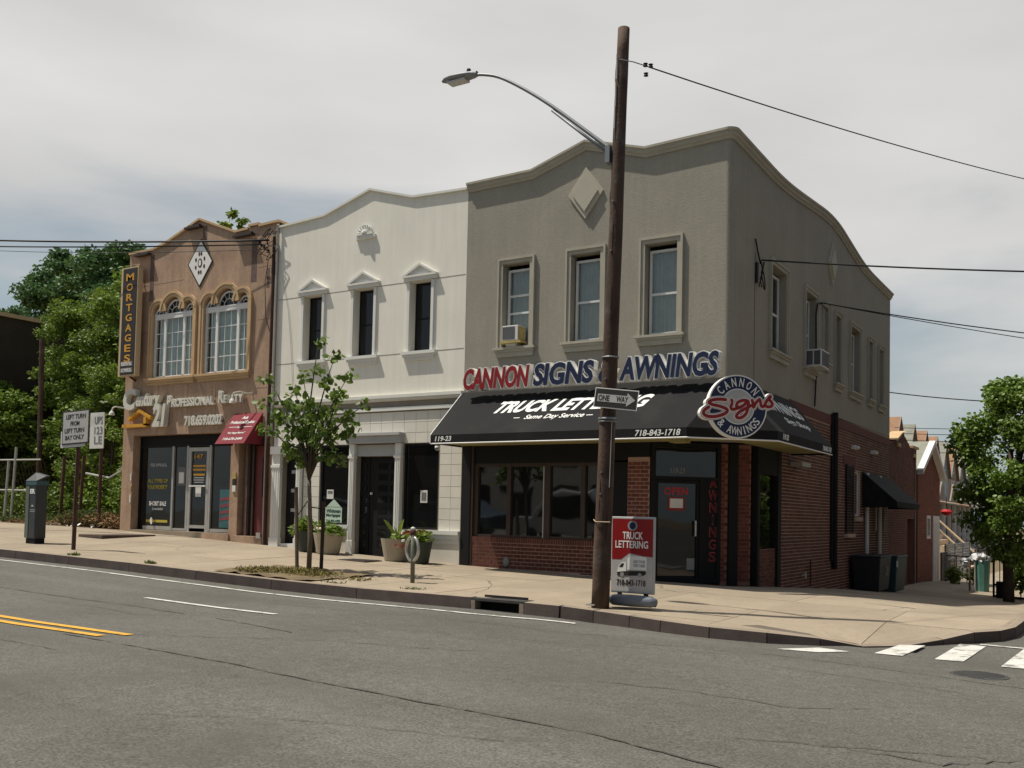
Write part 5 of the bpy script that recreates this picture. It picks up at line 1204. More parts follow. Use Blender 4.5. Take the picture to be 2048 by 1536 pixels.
# printed truck
MB().prism([(.21, ay-.005, .46), (.5, ay-.005, .46), (.5, ay-.005, .64), (.27, ay-.005, .66), (.21, ay-.005, .62)], (0, -.001, 0)).build('printed_truck_box', M['white'], af)
MB().prism([(.05, ay-.005, .42), (.19, ay-.005, .42), (.19, ay-.005, .56), (.12, ay-.005, .56), (.07, ay-.005, .50)], (0, -.0015, 0)).build('printed_truck_cab', M['white'], af)
MB().prism([(.08, ay-.0068, .49), (.14, ay-.0068, .49), (.16, ay-.0068, .545), (.12, ay-.0068, .545)], (0, -.001, 0)).build('printed_windscreen', M['signblack'], af)
MB().prism([(.06, ay-.006, .37), (.46, ay-.006, .385), (.50, ay-.006, .42), (.48, ay-.006, .45), (.2, ay-.006, .44), (.05, ay-.006, .42)], (0, -.002, 0)).build('printed_chassis', M['signblack'], af)
for x in (.13, .40): MB().prism([(x+.03*math.cos(2*math.pi*k/14), ay-.0085, .39+.03*math.sin(2*math.pi*k/14)) for k in range(14)], (0, -.001, 0)).build('printed_wheel', M['truckpic'], af)
for x in (.06, .46): B(x, x+.06, ay, ay+.03, .05, .14).build('spring_mount', M['blackmetal'], af)
mb = MB(); mb.tube([(-.02, ay-.06, .03), (.03, ay-.06, .035), (.30, ay-.06, .035), (.60, ay-.06, .035), (.68, ay-.06, .03)], [.05, .078, .085, .078, .045], 14); mb.build('weighted_base', M['frost'], af, smooth=True)
MB().tube([(-.02, ay-.05, .02), (.2, ay+.12, .02), (.6, ay+.1, .0)], .05, 10).build('rear_foot', M['frost'], af, smooth=True)
MB().tube([(-.05, ay-.05, .03), (-.14, ay-.22, -.02), (-.22, ay-.40, -.03), (-.10, ay-.42, -.03), (-.05, ay-.2, -.02)], .012, 6).build('chain', M['alu'], af)

# parking meter bike rack
pm = empty('parking_meter_bike_rack', (-4.14, -4.0, 0), 'old parking meter post fitted with a steel bicycle ring', 'bike rack')
MB().tube([(-4.14, -4.0, -.03), (-4.15, -4.0, .92)], .038, 12).build('post', M['meter'], pm, smooth=True)
MB().lathe((-4.155, -4.0, .80), [(.045, 0), (.055, .05), (.045, .10)], 12).build('post_head', M['rust'], pm, smooth=True); MB().lathe((-4.155, -4.0, .90), [(.045, 0), (.04, .03), (.0, .05)], 12).build('white_cap', M['acwhite'], pm, smooth=True)
cR = Vector((-4.16, -4.0, .57)); P = [cR+Vector((.155*math.cos(2*math.pi*k/28), -.03*math.cos(2*math.pi*k/28), .205*math.sin(2*math.pi*k/28))) for k in range(29)]
MB().tube(P, .028, 8, False).build('ring', M['steel'], pm, smooth=True); MB().lathe((-4.32, -4.05, .68), [(.0, 0), (.035, .01), (.03, .04), (0, .05)], 10).build('ring_clamp', M['acwhite'], pm)

# parking kiosk
kk = empty('parking_kiosk', (-15.2, -4.0, .28), 'dark grey parking payment kiosk with a teal band near the kerb at the left', 'parking kiosk')
kz = .27; mb = MB(); mb.prism([(-15.42, -4.12, kz+.12), (-15.03, -4.12, kz+.12), (-15.03, -3.84, kz+.12), (-15.42, -3.84, kz+.12)], (0, 0, 1.36)); kb = mb.build('cabinet', M['kiosk'], kk, bev=.03)
B(-15.40, -15.05, -4.10, -3.86, kz-.05, kz+.12).build('plinth', M['blackmetal'], kk); MB().prism([(-15.44, -4.14, kz+1.46), (-15.01, -4.14, kz+1.46), (-15.01, -3.9, kz+1.58), (-15.44, -3.9, kz+1.66)], (0, .1, 0)).build('sloped_cap', M['kiosk'], kk)
B(-15.43, -15.02, -4.135, -3.83, kz+1.36, kz+1.46).build('teal_band', M['teal'], kk); B(-15.43, -15.30, -4.13, -4.121, kz+.14, kz+1.34).build('side_strip', M['kioskside'], kk)
text('kiosk_mark', 'ER', M['white'], kk, (-15.27, -4.125, kz+1.16), X, Z, .20, .11, .003, .05); 
for z in (.78, .74): B(-15.25, -15.05, -4.125, -4.121, kz+z, kz+z+.012).build('kiosk_print', M['lgrey'], kk)
B(-15.2, -15.12, -4.125, -4.121, kz+.86, kz+.90).build('kiosk_print', M['lgrey'], kk)
# turn sign
ts = empty('left_turn_sign', (-13.15, -4.41, .2), 'weathered LEFT TURN FROM LEFT TURN BAY ONLY sign on a thin brown post', 'sign')
MB().tube([(-13.14, -4.38, .15), (-13.11, -4.38, 2.7)], .045, 6).build('post', M['rust'], ts)
tU = Vector((1, 0, .03)).normalized(); tV = Z; o0 = Vector((-13.62, -4.45, 2.50)); tN = Vector((0, -1, 0))
MB().obox(o0, tU, tV, tN, 0, .96, 0, .74, -.012, 0).build('sign_plate', M['signblack'], ts, bev=.01); MB().obox(o0, tU, tV, tN, .03, .93, .03, .71, 0, .002).build('sign_face', M['signgrey'], ts)
MB().obox(o0, tU, tV, tN, -.06, .8, -.06, .3, -.03, -.015).build('second_plate', M['acwhite'], ts)
for s, z, a, b in (('LEFT TURN', .555, .14, .84), ('FROM', .405, .30, .62), ('LEFT TURN', .25, .10, .80), ('BAY ONLY', .10, .13, .80)): text('sign_print', s, M['signblack'], ts, o0+tU*a+tV*z+tN*.003, tU, tV, b-a, .10, .002, .025)
bs = empty('banner_sign', (-19.2, .3, .5), 'white hand lettered banner board behind the left turn sign', 'sign')
MB().tube([(-19.15, .36, .5), (-19.15, .36, 3.0)], .05, 6).build('post', M['rust'], bs); B(-19.62, -18.96, .28, .30, 2.86, 3.92).build('banner', M['acwhite'], bs)
for s, z in (('UPS', 3.58), ('123', 3.28), ('LE', 3.0)): text('banner_print', s, M['galv'], bs, (-19.4, .275, z), X, Z, .38, .22, .003, .01)

# planters
def pot(cx, cy, r, h, lab, ma, plants, grp='planters before the cream building'):
    z0 = walk(cx, cy)
    o = empty('planter_pot', (cx, cy, z0), lab, 'planter', grp)
    MB().lathe((cx, cy, z0), [(r*.68, 0), (r*.75, .03), (r, h), (r*.93, h), (r*.88, h-.05)], 22).build('pot', M[ma], o, smooth=False)
    MB().lathe((cx, cy, z0), [(.01, h-.06), (r*.87, h-.05)], 16).build('soil', M['earth'], o); return o, z0+h
def leaves(name, ma, parent, clumps, n, size, seed=1, droop=.2, aspect=.55, **kw):
    """clumps: (x,y,z,rx,ry,rz,weight)"""
    rg = np.random.default_rng(seed); cl = np.array(clumps, float); w = cl[:, 6]/cl[:, 6].sum(); idx = rg.choice(len(cl), n, p=w)
    g = rg.normal(size=(n, 3)); g /= np.maximum(np.linalg.norm(g, axis=1, keepdims=True), 1e-6); rad = rg.random((n, 1))**.42
    P = cl[idx, :3]+g*rad*cl[idx, 3:6]
    d = rg.normal(size=(n, 3)); d[:, 2] = d[:, 2]*.5-droop; d /= np.linalg.norm(d, axis=1, keepdims=True)
    s = np.cross(d, rg.normal(size=(n, 3))); s /= np.linalg.norm(s, axis=1, keepdims=True); nn = np.cross(d, s)
    L_ = size*(.65+.7*rg.random((n, 1))); Wd = L_*aspect
    V = np.empty((n, 6, 3)); V[:, 0] = P; V[:, 1] = P+d*L_*.35+s*Wd*.5+nn*L_*.08; V[:, 2] = P+d*L_*.75+s*Wd*.35+nn*L_*.05; V[:, 3] = P+d*L_; V[:, 4] = P+d*L_*.75-s*Wd*.35+nn*L_*.05; V[:, 5] = P+d*L_*.35-s*Wd*.5+nn*L_*.08
    off = np.array(OFF[parent.name]) if parent else np.zeros(3); V = V.reshape(-1, 3)-off
    F = np.arange(n*6).reshape(n, 6)
    F4 = np.concatenate([F[:, [0, 1, 2, 3]], F[:, [0, 3, 4, 5]]], axis=1).reshape(-1, 4)
    me = bpy.data.meshes.new(name); me.vertices.add(n*6); me.vertices.foreach_set('co', V.ravel().astype('f')); me.loops.add(n*8); me.loops.foreach_set('vertex_index', F4.ravel().astype('i'))
    me.polygons.add(n*2); me.polygons.foreach_set('loop_start', np.arange(0, n*8, 4, dtype='i')); me.update(calc_edges=True); me.validate()
    me.materials.append(M[ma]); at = me.attributes.new('tone', 'FLOAT', 'FACE'); t = np.clip(rg.normal(.5, .22, n), 0, 1).repeat(2); at.data.foreach_set('value', t.astype('f')[:len(me.polygons)])
    o = bpy.data.objects.new(name, me); COL.objects.link(o)
    if parent: o.parent = parent; OFF[o.name] = OFF[parent.name]
    for k, v in kw.items(): o[k] = v
    return o
p1, zt = pot(-9.93, -.55, .26, .48, 'small dark green planter with leafy plants left of the larger beige pot', 'darkpot', 0)
leaves('foliage', 'leafC', p1, [(-9.95, -.6, zt+.12, .34, .28, .20, 1), (-10.1, -.6, zt, .2, .2, .15, .5)], 260, .13, 11)
p2, zt = pot(-9.28, -.55, .35, .48, 'large beige planter with green shrub and pale flowers under the office sign', 'concretepot', 0)
leaves('foliage', 'leafC', p2, [(-9.35, -.5, zt+.10, .36, .25, .14, 1), (-9.1, -.6, zt+.03, .2, .2, .12, .5)], 240, .13, 12); leaves('blossom', 'petalw', p2, [(-9.5, -.7, zt+.10, .2, .1, .08, 1)], 26, .07, 13)
p3, zt = pot(-7.28, -.55, .35, .48, 'beige planter holding a tall pale green canna beside the double door', 'concretepot', 0)
def bigleaf(parent, base, tip, w, bend, seed, ma='canna', nm='canna_leaf'):
    b, t = Vector(base), Vector(tip); n = 8; d = (t-b); s = d.cross(Vector((.3, 1, .1))).normalized(); mb = MB(); V = []; F = []
    for i in range(n+1):
        u = i/n; c = b+d*u+Vector(bend)*4*u*(1-u); ww = w*math.sin(math.pi*min(1, .12+u*.88))**.8
        V += [c-s*ww, c+Vector((0, .02*math.sin(math.pi*u), -.02)), c+s*ww]
    for i in range(n): F += [(3*i, 3*i+1, 3*i+4, 3*i+3), (3*i+1, 3*i+2, 3*i+5, 3*i+4)]
    mb.add(V, F).build(nm, M[ma], parent, smooth=True)
bigleaf(p3, (-7.25, -.55, zt), (-7.62, -.6, zt+.42), .06, (-.04, 0, .06), 1); bigleaf(p3, (-7.2, -.55, zt), (-7.05, -.6, zt+.44), .07, (-.05, 0, .03), 2); bigleaf(p3, (-7.22, -.6, zt-.02), (-7.25, -.7, zt+.28), .05, (.03, 0, .0), 3); bigleaf(p3, (-7.15, -.5, zt-.02), (-6.98, -.62, zt+.24), .05, (.03, 0, .02), 4)
leaves('foliage', 'leafC', p3, [(-7.1, -.6, zt+.05, .25, .2, .10, 1)], 90, .12, 15); leaves('blossom', 'petalw', p3, [(-7.05, -.7, zt+.12, .12, .1, .10, 1)], 14, .08, 16)
p4, zt = pot(-6.62, -.58, .27, .46, 'dark planter with red flowers behind the meter bike ring', 'darkpot', 0)
leaves('foliage', 'leafC', p4, [(-6.6, -.6, zt+.10, .30, .25, .16, 1)], 230, .11, 17); leaves('blossom', 'petal', p4, [(-6.75, -.75, zt+.20, .2, .12, .08, 1), (-6.95, -.75, zt-.08, .2, .08, .06, .7), (-6.5, -.7, zt+.2, .1, .1, .06, .4)], 60, .06, 18)

# street tree with stakes in its bed
bz = walk(-6.7, -3.9)
bed_o = MB(); xs_ = arange(-7.75, -5.4, .2); ys_ = arange(-5.2, -3.45, .2); rr = random.Random(9)
nx = len(xs_); bed_o.add([(x, y, walk(x, y)+.004+rr.uniform(0, .05)) for y in ys_ for x in xs_], [(j*nx+i, j*nx+i+1, (j+1)*nx+i+1, (j+1)*nx+i) for j in range(len(ys_)-1) for i in range(nx-1)])
bed_o.build('tree_bed_soil', M['earth'], kind='structure')
leaves('bed_grass', 'grass', None, [(-7.2, -4.5, bz+.03, .55, .55, .03, 1), (-6.6, -4.2, bz+.03, .5, .5, .03, .8), (-6.0, -4.4, bz+.02, .5, .5, .02, .5), (-5.2, -4.3, bz-.04, .5, .3, .01, .15)], 2600, .07, 21, droop=-.3, aspect=.2, kind='stuff')
leaves('kerb_weeds', 'weeds', None, [(-11.95, -5.15, walk(-11.9, -5.2)+.01, .18, .08, .02, 1), (-9.55, -5.15, walk(-9.5, -5.2)+.01, .15, .06, .02, 1), (-3.4, -4.9, walk(-3.4, -4.9), .25, .1, .01, .4), (-5.0, -5.0, walk(-5, -5), .3, .1, .01, .4)], 420, .06, 22, droop=-.4, aspect=.25, kind='stuff')
st = empty('street_tree', (-6.74, -3.8, bz), 'young staked street tree with heart shaped leaves in the sidewalk bed', 'tree')
def limb(name, P, r0, r1, parent, ma='bark'): 
    P = [Vector(p) for p in P]; n = len(P); return MB().tube(P, [r0+(r1-r0)*i/(n-1) for i in range(n)], 8).build(name, M[ma], parent, smooth=True)
limb('trunk', [(-6.74, -3.8, bz-.03), (-6.73, -3.8, bz+.6), (-6.76, -3.8, 1.2), (-6.80, -3.8, 1.75)], .048, .036, st)
fork = Vector((-6.80, -3.8, 1.75)); tips = [(-6.66, -3.8, 4.4), (-6.15, -3.9, 4.05), (-5.55, -3.7, 3.15), (-5.9, -4.0, 3.35), (-8.0, -3.8, 3.75), (-7.55, -3.5, 3.55), (-7.8, -4.0, 2.75), (-7.45, -3.7, 2.3), (-6.05, -3.8, 2.15), (-6.3, -4.1, 2.75), (-7.15, -4.1, 3.25), (-6.5, -3.5, 3.3), (-7.1, -3.6, 2.85), (-6.75, -4.1, 3.7), (-7.25, -3.4, 2.1), (-6.25, -3.4, 3.75), (-7.65, -4.2, 3.2), (-6.0, -3.5, 2.75)]
cl = []; rr = random.Random(4)
for i, t_ in enumerate(tips):
    t_ = Vector(t_); mid = fork+(t_-fork)*.45+Vector((0, 0, .25))+Vector((rr.uniform(-.08, .08), rr.uniform(-.08, .08), 0)); base = fork if i % 3 else fork+Vector((.02, 0, .25))
    P = [base, (base+mid)/2+Vector(((base-fork).x*0+(t_-fork).x*-.05, 0, .12)), mid, (mid+t_)/2+Vector((0, 0, .05)), t_]
    limb('branch', P, .026 if i < 8 else .017, .005, st, 'bark2')
    for j in range(2, 5):
        c = P[j]; k_ = .9 if j == 4 else 1.0
        cl.append((c.x, c.y, c.z, .18*k_, .18*k_, .15*k_, 1))
leaves('crown', 'leafA', st, cl, 1000, .12, 31, droop=.75, aspect=.8)
for x, y, t_, lb in ((-6.98, -3.86, (-7.07, 1.62), 'grey wooden stake left of the young tree'), (-6.62, -3.60, (-6.60, 1.36), 'brown wooden stake right of the young tree')):
    sk_ = empty('tree_stake', (x, y, bz), lb, 'stake'); MB().tube([(x, y, bz-.05), (t_[0], y, t_[1])], .035, 8).build('stake', M['bark' if x < -6.8 else 'wood'], sk_)
    MB().tube([(t_[0], y, 1.02 if x < -6.8 else 1.22), (-6.77, -3.8, 1.42 if x < -6.8 else 1.25)], .010, 5).build('strap', M['rubber'], sk_)

# rubbish bins beside the wall
def cart(x, y, w, d, h, lab, ma, name='wheeled_bin', lid=None):
    z0 = walk(x, y); o = empty(name, (x, y, z0), lab, 'bin', 'rubbish bins along the side street wall')
    V = [(x-w*.42, y-d*.42, z0+.03), (x+w*.42, y-d*.42, z0+.03), (x+w*.42, y+d*.42, z0+.03), (x-w*.42, y+d*.42, z0+.03), (x-w/2, y-d/2, z0+h), (x+w/2, y-d/2, z0+h), (x+w/2, y+d/2, z0+h), (x-w/2, y+d/2, z0+h)]
    MB().add(V, [(0, 3, 2, 1), (4, 5, 6, 7), (0, 1, 5, 4), (1, 2, 6, 5), (2, 3, 7, 6), (3, 0, 4, 7)]).build('body', M[ma], o, bev=.03)
    MB().box(x-w/2-.02, x+w/2+.02, y-d/2-.02, y+d/2+.02, z0+h, z0+h+.05).build('lid', M[lid or ma], o, bev=.02)
    for yy_ in (y-d*.35, y+d*.35): MB().tube([(x-w*.42, yy_-.03, z0+.07), (x-w*.42, yy_+.03, z0+.07)], .07, 12).build('wheel', M['tyre'], o)
    return o, z0
c1, z1 = cart(.45, 10.35, .75, 1.55, .93, 'wide black rubbish cart against the side wall under the shuttered window', 'binb'); text('bin_mark', '2l', M['galv'], c1, (.845, 10.2, z1+.45), Y, Z, .35, .25, .003)
c2, z1 = cart(.50, 12.3, .8, 1.6, 1.0, 'dark green rubbish cart against the side wall under the small black awning', 'bing', lid='binb')
B(.90, .93, 11.40, 11.5, z1+.75, z1+.92).build('label_tag', M['acwhite'], c2)

# ================================================================ SIDE STREET: brick annex and garage
an = empty('brick_annex', (-2, 17.8, -1), 'low red brick annex with a curved parapet behind the taupe building', 'building')
AT = [(15.2, 3.78), (15.9, 3.84), (16.9, 4.14), (17.6, 4.26), (18.2, 4.12), (19.0, 3.88), (19.1, 3.84), (20.3, 3.92)]
ah = [(18.5, 19.9, -1.0, 1.35)]; ab = [(15.2, -.95), (20.3, -1.0)]
mb = MB(); wall(mb, 'y', -.015, 15.2, 20.3, ab, AT, ah, .3, .3, 3.0); mb.quad((-5.9, 15.2, 3.2), (-.3, 15.2, 3.2), (-.3, 20.3, 3.2), (-5.9, 20.3, 3.2)).quad((-5.9, 20.3, -1), (0, 20.3, -1), (-.015, 20.3, 3.92), (-5.9, 20.3, 3.9)); mb.build('brick_backing', M['mortar3'], an)
brick_field(an, 'y', -.015, 15.22, 20.3, ab, AT, M['brickside'], holes=ah)
MB().add([(-.35, 15.9, 3.90), (.10, 15.9, 3.90), (.10, 16.8, 4.18), (-.35, 16.8, 4.18), (-.35, 17.5, 4.32), (.1, 17.5, 4.32)], [(0, 1, 2, 3), (3, 2, 5, 4)]).add([(.1, 15.9, 3.82), (.1, 16.8, 4.10), (.1, 16.8, 4.18), (.1, 15.9, 3.90)], [(0, 1, 2, 3)]).build('coping', M['tan'], an)
B(-.3, .08, 19.1, 20.3, 3.86, 3.94).build('coping', M['tan'], an)
for y, z in ((16.4, 3.72), (19.4, 3.55)): B(0, .06, y, y+.5, z, z+.12).build('stone_block', M['tan'], an)
B(-.3, -.25, 18.5, 19.9, -1, 1.35).build('door', M['dark'], an); B(-.02, .03, 19.9, 19.98, -1, 3.6).build('corner_pipe', M['kerbtop'], an)
gb = empty('brick_garage', (-2.5, 23.2, -1), 'red brick gabled garage with white trim beyond the annex', 'garage')
gt = [(20.6, 3.05), (23.2, 4.15), (26.0, 3.0)]; gh = [(22.6, 23.5, .60, 1.50), (24.1, 25.8, -1.15, 1.50)]; gbm = [(20.6, -1.0), (26, -1.2)]
mb = MB(); wall(mb, 'y', -.015, 20.6, 26.0, gbm, gt, gh, .15); mb.quad((-5.5, 20.6, -1.1), (-.015, 20.6, -1.1), (-.015, 20.6, 3.05), (-5.5, 20.6, 3.05)).quad((-5.5, 26, -1.3), (-.015, 26, -1.3), (-.015, 26, 3.0), (-5.5, 26, 3.0)); mb.build('brick_backing', M['mortar3'], gb)
brick_field(gb, 'y', -.015, 20.6, 26.0, gbm, gt, M['brickred'], holes=gh)
brick_field(gb, 'x', 20.6, -5.5, -.0, -1.1, 3.05, M['brickred'], name='brickwork')
MB().prism([(.0, 20.35, 2.98), (.0, 23.2, 4.22), (.0, 26.2, 2.95), (0, 26.2, 3.15), (.0, 23.2, 4.42), (0, 20.35, 3.16)], (.22, 0, 0)).build('white_bargeboard', M['whitepaint'], gb)
MB().quad((-5.5, 20.3, 3.1), (.2, 20.3, 3.1), (.2, 23.2, 4.40), (-5.5, 23.2, 4.40)).quad((-5.5, 23.2, 4.40), (.2, 23.2, 4.40), (.2, 26.2, 3.1), (-5.5, 26.2, 3.1)).build('roof', M['shG'], gb)
wn = frame_parts(MB(), boxf('y', -.015), 22.6, 23.5, .60, 1.50, .12, -.1, .03).build('window', M['whitepaint'], gb); B(-.12, -.11, 22.7, 23.4, .7, 1.4).build('pane', M['darkglass2'], wn)
gd = B(-.12, .02, 24.1, 25.8, -1.2, 1.50).build('door', M['whitepaint'], gb)
for k in range(3): B(.02, .035, 24.25+k*.5, 24.6+k*.5, -1.0, 1.2).build('door_panel', M['acwhite'], gd)

# ================================================================ ROW HOUSES up the side street
def rowhouse(i, y0, w, shingle, wallm, lab):
    x = -7.0; zb = -1.7; ze = 5.6; zr = 8.85-.01*i; ym = y0+w/2; o = empty('row_house', (x-4, ym, zb), lab, 'house', 'attached gabled houses up the side street')
    MB().box(x-9, x, y0+.02, y0+w-.02, zb, ze).build('body', M[wallm], o)
    MB().prism([(x, y0+.25, ze), (x, y0+w-.25, ze), (x, ym, zr-.15)], (.05, 0, 0)).build('gable', M['gable'], o)
    MB().add([(x-9, y0-.05, ze-.15), (x+.25, y0-.05, ze-.15), (x+.25, ym, zr), (x-9, ym, zr), (x+.25, y0+w+.05, ze-.15), (x-9, y0+w+.05, ze-.15)], [(0, 1, 2, 3), (3, 2, 4, 5)]).build('roof', M[shingle], o)
    mb = MB(); mb.tube([(x+.27, y0-.05, ze-.15), (x+.27, ym, zr), (x+.27, y0+w+.05, ze-.15)], .045, 4); mb.build('bargeboard', M['gable'], o)
    for yy in (ym-1.2, ym+.3):
        wf = frame_parts(MB(), boxf('y', x), yy, yy+.95, 3.9, 5.4, .09, 0, .06).build('window', M['whitepaint'], o); B(x+.01, x+.03, yy+.09, yy+.86, 4.0, 5.3).build('pane', M['darkglass2'], wf)
    wf = frame_parts(MB(), boxf('y', x+.05), ym-.35, ym+.35, 6.1, 7.2, .08, 0, .06).build('window', M['whitepaint'], o); B(x+.06, x+.08, ym-.27, ym+.27, 6.2, 7.1).build('pane', M['darkglass2'], wf)
    # porch
    MB().box(x, x+2.8, y0+.1, y0+w-.1, zb, zb+1.3).build('porch_base', M[wallm], o)
    MB().add([(x, y0, 3.4), (x+3.1, y0, 2.7), (x+3.1, y0+w, 2.7), (x, y0+w, 3.4), (x+3.1, y0, 2.6), (x+3.1, y0+w, 2.6), (x, y0, 3.3), (x, y0+w, 3.3)], [(0, 1, 2, 3), (1, 4, 5, 2), (0, 6, 4, 1), (6, 7, 5, 4)]).build('porch_roof', M[shingle], o)
    MB().prism([(x+2.9, ym-1.4, 2.9), (x+2.9, ym+1.4, 2.9), (x+2.9, ym, 4.2)], (.1, 0, 0)).build('porch_gable', M['gable'], o)
    for yy in (y0+.3, ym, y0+w-.4): B(x+2.6, x+2.78, yy, yy+.16, zb+1.3, 2.7).build('porch_post', M['whitepaint'], o)
    dr3 = B(x, x+.06, ym+.6, ym+1.6, zb+1.3, zb+3.5).build('door', M['rust'], o)
    for k in range(6): B(x+2.8+k*.28, x+3.1+k*.28, ym-.6, ym+.6, zb, zb+1.2-k*.2).build('step', M['kerbtop'], o)
    mb = MB()
    for yy in (ym-.65, ym+.6): mb.box(x+2.7, x+2.76, yy, yy+.05, zb+1.2, zb+2.2); mb.tube([(x+2.73, yy, zb+2.2), (x+4.5, yy, zb+1.0)], .05, 5); mb.box(x+4.47, x+4.53, yy, yy+.05, zb, zb+1.0)
    mb.build('stair_rail', M['whitepaint'], o, kind='stuff')
specs = [('shO', 'wallt'), ('shG', 'wallp'), ('shO', 'wallp'), ('shG', 'wallp'), ('shO', 'wallt'), ('shO', 'wallp'), ('shG', 'wallp'), ('shO', 'wallt'), ('shG', 'wallp'), ('shG', 'wallp')]
nm_ = ['first', 'second', 'third', 'fourth', 'fifth', 'sixth', 'seventh', 'eighth', 'ninth', 'tenth']
for i, (a, b) in enumerate(specs):
    lb = ('%s roofed %s gabled row house, ' % ('orange brown' if a == 'shO' else 'grey green', 'tan' if b == 'wallt' else 'pale')) + ('mostly hidden by the annex' if i == 0 else '%s roof in line counting from the taupe wall' % nm_[i])
    rowhouse(i, 44.5+i*5.75-2.9, 5.75, a, b, lb)
# stoop with orange sides, fences, flower basket
so_ = empty('wooden_stoop', (-2.4, 43, -1.6), 'orange brown wooden entrance stairs with pale rails behind the chain link gate', 'stairs')
B(-4.6, -3.2, 42.0, 46.0, -1.7, 1.0).build('stair_landing', M['orange'], so_)
for k in range(8): B(-3.2+k*.3, -2.9+k*.3, 42, 46, -1.7, .85-k*.3).build('stair_step', M['ply'], so_)
mb = MB()
for yy in (42.0, 46.0): mb.tube([(-4.6, yy, 1.75), (-3.2, yy, 1.75), (-.9, yy, -.45)], .07, 5)
mb.build('stair_rail', M['ply'], so_, kind='stuff')
for yy in (42, 46): B(-3.25, -3.15, yy-.04, yy+.04, 1.0, 1.75).build('stair_post', M['ply'], so_)
hb_ = empty('hanging_basket', (-3.2, 52, 2.0), 'red flower basket hanging from a porch behind the white garage door', 'flower basket'); MB().lathe((-3.2, 52, 1.75), [(.1, 0), (.3, .1), (.36, .25), (.2, .4)], 14).build('basket', M['redflower'], hb_); MB().tube([(-3.2, 52, 2.2), (-3.2, 52, 3.0)], .02, 5).build('hanger', M['rubber'], hb_)
cf = empty('yard_fence', (1.0, 27, -1.2), 'dark chain link yard fence right of the white garage door', 'fence')
B(.0, .06, 26.1, 28.8, -1.25, .0).build('solid_panel', M['brownmetal'], cf)
for y in (26.1, 28.9, 31.5, 34): MB().tube([(.2, y, -1.5), (.2, y, .35)], .035, 6).build('fence_post', M['galv'], cf)
MB().tube([(.2, 26.1, .32), (.2, 34, .30)], .025, 6).build('fence_rail', M['galv'], cf)
mb = MB()
for k in range(60): y = 26.1+k*.13; mb.tube([(.2, y, -1.3), (.2, y+.8, .3)], .006, 3, False); mb.tube([(.2, y+.8, -1.3), (.2, y, .3)], .006, 3, False)
mb.build('chain_link', M['galv'], cf, kind='stuff')
cf2 = empty('yard_fence', (1.5, 26.2, -1.2), 'low dark fence crossing the yard opening behind the teal bin', 'fence')
for k in range(7): MB().tube([(.2+k*.4, 26.2, -1.3), (.2+k*.4, 26.2, -.1)], .02, 5).build('fence_picket', M['blackmetal'], cf2)
MB().tube([(.2, 26.2, -.12), (2.6, 26.2, -.12)], .025, 5).build('fence_rail', M['blackmetal'], cf2)
tb = empty('teal_recycling_bin', (2.35, 19.0, -1.0), 'pale teal tall bin with white bags on top at the kerb side', 'bin')
z0 = walk(2.35, 19)-.02; mb = MB(); mb.lathe((2.30, 19.0, z0), [(.20, 0), (.24, 1.05), (.0, 1.06)], 10); mb.build('body', M['tealbin'], tb)
for k in range(3): MB().tube([(1.93+.16*k, 18.8+.04*k, z0), (1.93+.16*k, 18.8+.04*k, z0+1.08)], .035, 6).build('leaning_board', M['alu' if k else 'bark'], tb)
leaves('bag_folds', 'bag', tb, [(2.25, 19, z0+1.16, .28, .2, .08, 1), (1.85, 19.0, z0+1.0, .16, .12, .12, .5)], 200, .17, 41, aspect=.9)
for k, (x, y, r_, lab) in enumerate(((.9, 23.2, .32, 'green leafy pot by the garage door'), (1.5, 24.5, .35, 'yellow green shrub in the yard opening'))):
    o = empty('garden_shrub', (x, y, walk(x, y)), lab, 'shrub'); leaves('foliage', 'leafC', o, [(x, y, walk(x, y)+.35, r_, r_, .35, 1)], 400, .12, 50+k)
    MB().tube([(x, y, walk(x, y)-.02), (x, y, walk(x, y)+.3)], .04, 6).build('stem', M['bark2'], o)
# right tree and the iron guard
rt_ = empty('sidewalk_tree', (3.45, 14.5, -1), 'dense leafy maple on the side street sidewalk at the right edge', 'tree')
zt0 = walk(3.45, 14.5)
limb('trunk', [(3.45, 14.5, zt0-.05), (3.42, 14.5, zt0+1.2), (3.45, 14.5, zt0+2.4), (3.5, 14.5, 3.4)], .16, .07, rt_, 'bark2')
rr = random.Random(8); cl = []
for k in range(120):
    a = rr.uniform(0, 6.28); ph_ = rr.uniform(-.97, 1.0); rad = math.sqrt(max(0, 1-abs(ph_)**2.6)); z = 2.75+ph_*2.6; r_ = 1.75*rad*rr.uniform(.55, 1.0)
    cl.append((3.8+r_*math.cos(a), 14.5+r_*math.sin(a), z, rr.uniform(.3, .6), rr.uniform(.3, .6), rr.uniform(.25, .45), 1))
for k in range(8): c = cl[k*8]; limb('branch', [(3.47, 14.5, 1.0+k*.25), ((3.47+c[0])/2, (14.5+c[1])/2, (1.2+k*.25+c[2])/2+.2), c[:3]], .05, .012, rt_, 'bark2')
leaves('crown', 'leafD', rt_, cl, 30000, .115, 61, droop=.5, aspect=.75)
tg = empty('tree_guard', (3.6, 16.2, -1), 'low black iron fence and dark planter box at the right tree', 'fence')
for k in range(9): MB().tube([(2.85+k*.2, 16.6-k*.12, walk(3, 16)-.02), (2.85+k*.2, 16.6-k*.12, walk(3, 16)+.45)], .018, 5).build('picket', M['blackmetal'], tg)
MB().tube([(2.85, 16.6, walk(3, 16)+.4), (4.5, 15.6, walk(3, 16)+.4)], .03, 5).tube([(2.85, 16.6, walk(3, 16)+.04), (4.5, 15.6, walk(3, 16)+.04)], .04, 5).build('rail', M['blackmetal'], tg); MB().tube([(2.86, 16.6, walk(3, 16)-.02), (2.86, 16.6, 1.35)], .035, 6).build('iron_post', M['blackmetal'], tg)
